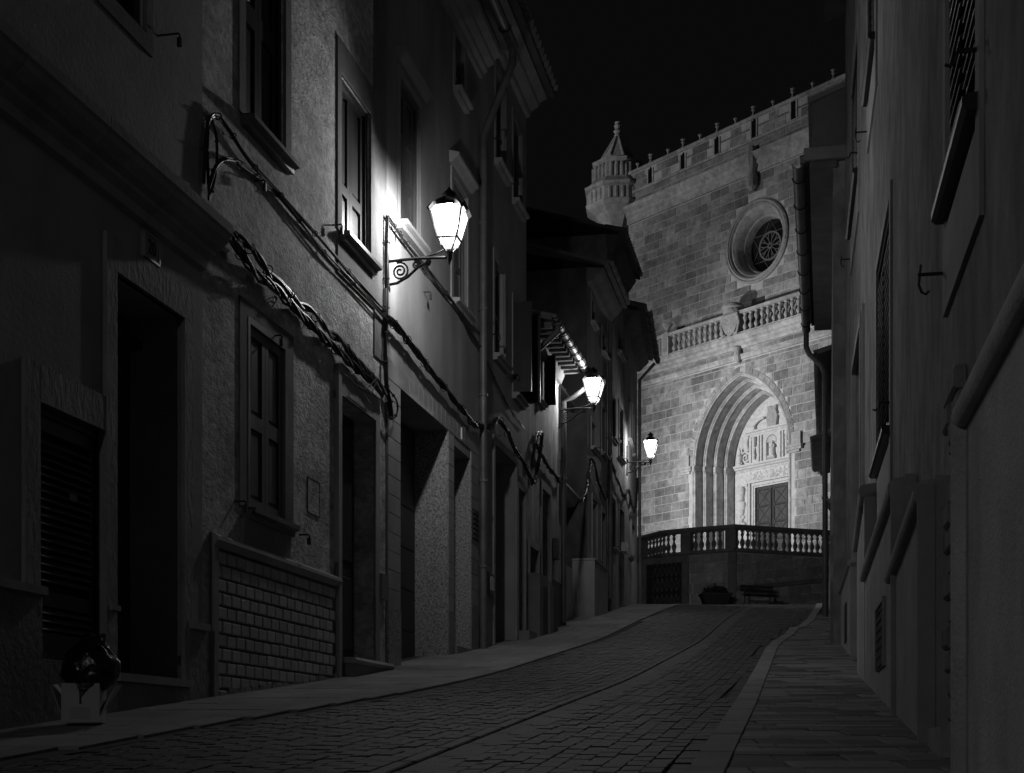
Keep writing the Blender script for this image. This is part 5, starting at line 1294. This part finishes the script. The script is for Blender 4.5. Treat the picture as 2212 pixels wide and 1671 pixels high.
bundle('cable_bundle', 'thick twisted black cable bundle running from the ledge down past the lower window', f2, [(470, 488, -.2), (500, 520, -.13), (545, 582, -.1), (600, 630), (660, 690), (720, 750), (775, 800), (828, 850)], 6, .013, .032, 3.2, group=GC, seed=2)
bundle('cable_bundle', 'second twisted cable bundle lying just above the thick one', f2, [(478, 500, -.16), (520, 520, -.1), (560, 560), (610, 622), (668, 672), (740, 745), (800, 812), (832, 850)], 4, .013, .030, 4.0, group=GC, seed=3)
bundle('cable_bundle', 'pair of thin straight cables stretched under the upper shuttered windows', f2, [(440, 395), (446, 285), (462, 248), (490, 275), (540, 350), (600, 415), (680, 505), (760, 595), (833, 672)], 4, .008, .018, .8, dep=-.04, group=GC, seed=4)
bundle('cable_bundle', 'thin cable curving in an arch below the straight pair', f2, [(452, 400), (470, 355), (500, 345), (545, 372), (590, 410), (640, 470), (700, 545), (770, 620), (833, 690)], 2, .008, .014, .8, dep=-.045, group=GC, seed=5)
bundle('cable_loop', 'upright loops of cable standing on the end of the stone ledge', f2, [(452, 425, -.04), (448, 330, -.03), (452, 262, -.03), (466, 290, -.03), (468, 350, -.03), (458, 410, -.04), (450, 430, -.06)], 2, .008, .008, .6, group=GC, seed=6)
bundle('cable_bundle', 'vertical bunch of cables dropping down the corner beneath the first lantern', f2, [(836, 470), (835, 560), (835, 640), (834, 700), (832, 770), (834, 830), (842, 870), (846, 900)], 6, .009, .026, 1.2, dep=-.05, group=GC, seed=7)
bundle('cable_coil', 'small slack coil of thin wire hanging above the narrow door', f2, [(722, 806, -.03), (745, 810, -.06), (768, 830, -.12), (790, 840, -.16), (815, 818, -.13), (800, 850, -.12), (780, 838, -.1), (770, 825, -.08), (800, 872, -.05)], 1, .005, .001, .1, group=GC, seed=8)
bundle('cable_coil', 'hanging coil of thin black cable at the lantern corner', f2, [(838, 840, -.05), (856, 865, -.08), (858, 890, -.08), (848, 905, -.07), (834, 895, -.06), (832, 870, -.06)], 2, .006, .01, .5, group=GC, seed=9)
bundle('cable_bundle', 'thick cable bundle crossing the tiled garage front above its openings', f3, [(838, 690), (862, 712), (900, 762), (945, 820), (990, 875), (1015, 908), (1032, 921)], 6, .014, .036, 3., group=GC, seed=10)
bundle('cable_bundle', 'loose cable strip running high from the lantern corner towards the far downpipe', f3, [(838, 470), (862, 505), (900, 555), (950, 618), (990, 668), (1015, 715), (1034, 745)], 3, .010, .022, .8, dep=-.05, group=GC, seed=11)
bundle('cable_bundle', 'cable bundle looping over the first pale house and down to a deep sag', f4, [(1030, 915), (1052, 928), (1068, 915, -.12), (1078, 905), (1092, 930), (1115, 975), (1135, 1010), (1148, 1036), (1155, 1042)], 6, .014, .034, 3., group=GC, seed=12)
bundle('cable_bundle', 'thin cable slanting across the pale house below its first floor window', f4, [(1036, 745), (1046, 770), (1060, 800), (1080, 845), (1105, 890), (1133, 925)], 2, .008, .014, 1., dep=-.04, group=GC, seed=13)
bundle('cable_bundle', 'upright tangle of black cables between the open shutters and the second lantern', f5, [(1150, 1045), (1158, 1030), (1166, 980), (1170, 945), (1165, 935), (1156, 960), (1150, 1010)], 4, .014, .035, 1.2, group=GC, seed=14)
bundle('cable_bundle', 'cable bundle descending to the second lantern corner', f5, [(1158, 960), (1170, 985), (1185, 1010), (1200, 1030), (1210, 1040), (1214, 1000), (1213, 970)], 5, .013, .032, 2.6, group=GC, seed=15)
bundle('cable_bundle', 'cable swag jumping from the recessed house to the tall corner house', h7.f, [(1256, 1085, -.3), (1266, 1055, -.2), (1274, 1005, -.1), (1280, 995), (1290, 1030), (1300, 1062), (1308, 1080)], 4, .013, .032, 2.4, group=GC, seed=16)
bundle('cable_bundle', 'cable bundle stepping along the tallest left house to the third lantern', h8.f, [(1312, 1075), (1314, 1030), (1316, 995), (1324, 1010), (1334, 1040), (1345, 1068), (1351, 1080)], 4, .013, .03, 2.4, group=GC, seed=17)
bundle('cable_bundle', 'last knot of cables hanging on the corner facing the church', h9.f, [(1352, 1070), (1358, 1060), (1364, 1090), (1372, 1105), (1376, 1060), (1377, 1035)], 4, .013, .03, 2.0, group=GC, seed=18)

# ------------------------------------------------------------------ cardboard box with a black bag
by = 8.35; bxw = (181-CX)/F*by; gz_ = G(by)
box = thing('cardboard_box', 'small open cardboard box on the left pavement under the louvred shutter', 'box', (bxw, by, gz_+.012), .10)
W_, D_, Hh = .215, .20, .225; t_ = .004; q = MB()
q.box(-W_/2, W_/2, -D_/2, -D_/2+t_, 0, Hh).box(-W_/2, W_/2, D_/2-t_, D_/2, 0, Hh).box(-W_/2, -W_/2+t_, -D_/2+t_, D_/2-t_, 0, Hh).box(W_/2-t_, W_/2, -D_/2+t_, D_/2-t_, 0, Hh).box(-W_/2+t_, W_/2-t_, -D_/2+t_, D_/2-t_, 0, t_).build('carton', 'card', box)
for sgn in (-1, 1):
    x0 = sgn*W_/2; x1 = sgn*(W_/2+(.095 if sgn > 0 else .06)); q = MB(); zb1 = .03 if sgn > 0 else .05
    q.hexa([(x0, -D_/2, 0.0+zb1), (x0, -D_/2+.004, zb1), (x0, D_/2, Hh), (x0, D_/2, Hh-.004), (x1, -D_/2-.02, Hh), (x1, -D_/2-.016, Hh), (x1, D_/2, Hh+.01), (x1, D_/2-.004, Hh)]) if False else q.hexa([(x0, -D_/2, zb1), (x0+sgn*.003, -D_/2, zb1), (x0+sgn*.003, D_/2, Hh*.6), (x0, D_/2, Hh*.6), (x1, -D_/2, Hh-.01), (x1+sgn*.003, -D_/2, Hh-.01), (x1+sgn*.003, D_/2, Hh), (x1, D_/2, Hh)])
    q.build('flap', 'card', box)
MB().box(-.006, .006, -D_/2-.002, -D_/2, .105, Hh-.005).build('handle_slot', 'print', box)
for k in range(7): MB().box(-.06+.004*(k % 3), .055-.006*(k % 2), -D_/2-.0012, -D_/2, .022+k*.010, .0235+k*.010).build('printed_line', 'print', box)
bag_o = bpy.data.meshes.new('garbage_bag'); bm = bmesh.new(); bmesh.ops.create_icosphere(bm, subdivisions=5, radius=1.0); random.seed(4)
from mathutils import noise as mn
for v in bm.verts:
    c = v.co.copy(); th = math.atan2(c.y, c.x); up = c.z
    r = 1+.10*mn.noise(c*2.2)+.05*(1-abs(mn.noise(c*4.5+Vector((3, 1, 2)))))-.03
    r += .045*math.sin(th*9+c.z*3+2*mn.noise(c*1.5))*max(0, up)**1.0
    v.co = Vector((c.x*.165*r, c.y*.15*r, c.z*(.175 if up > 0 else .13)*r))
    if up > .82: v.co.x += .02*(up-.82)*5; v.co.z += (up-.82)*.22; v.co.x *= .55+.45*abs(math.sin(th*5)); v.co.y *= .7
bm.to_mesh(bag_o); bm.free(); bag_o.materials.append(M['bag']); bag_o.polygons.foreach_set('use_smooth', [True]*len(bag_o.polygons))
bg_ = place('garbage_bag', bag_o); bg_.location = (bxw+.035, by+.01, gz_+.012+.30); tag(bg_, 'shiny black bin bag bulging out of the cardboard box', 'bag')
q = MB(); q.prism_xz([(-.01, .225), (.085, .225), (.055, .20), (.015, .15)], -.116, -.108)
o = q.build('bag_corner', 'bag', bg_); o.location = (-.035, -.01, -.30)

# ------------------------------------------------------------------ floodlights for the church front
fp = fc.W(-4.5, -14, 7.0)
fl_ = thing('floodlight_mast', 'tall floodlight mast left of the square, behind the left houses', 'floodlight', (fp.x, fp.y, 6.0), fc.ang)
MB().tube([(0, 0, 0), (0, 0, 7.6)], [.14, .07], 10).build('mast', 'iron', fl_); MB().box(-.25, .25, -.25, -.1, 7.6, 8.0).build('housing', 'iron', fl_)
o = flood_lamp((0, .1, 7.8), (7.5, 14., FL+4.6-6.0), FLOOD_W*1.55, 106, .25, 1.0); o.parent = fl_
fp = fc.W(-14, -30, 5.0)
f2_ = thing('floodlight_mast', 'second and taller floodlight mast farther down behind the left houses', 'floodlight', (fp.x, fp.y, 4.0), fc.ang)
MB().tube([(0, 0, 0), (0, 0, 19.6)], [.16, .07], 10).build('mast', 'iron', f2_); MB().box(-.25, .25, -.25, -.1, 19.6, 20.).build('housing', 'iron', f2_)
o = flood_lamp((0, .1, 19.8), (7., 30., 26.), FLOOD_W*1.25, 60, .25, 1.0); o.parent = f2_
print('counts', len(bpy.data.objects), n_b, n_t, len(stones), len(cands), len(vis), len(items))
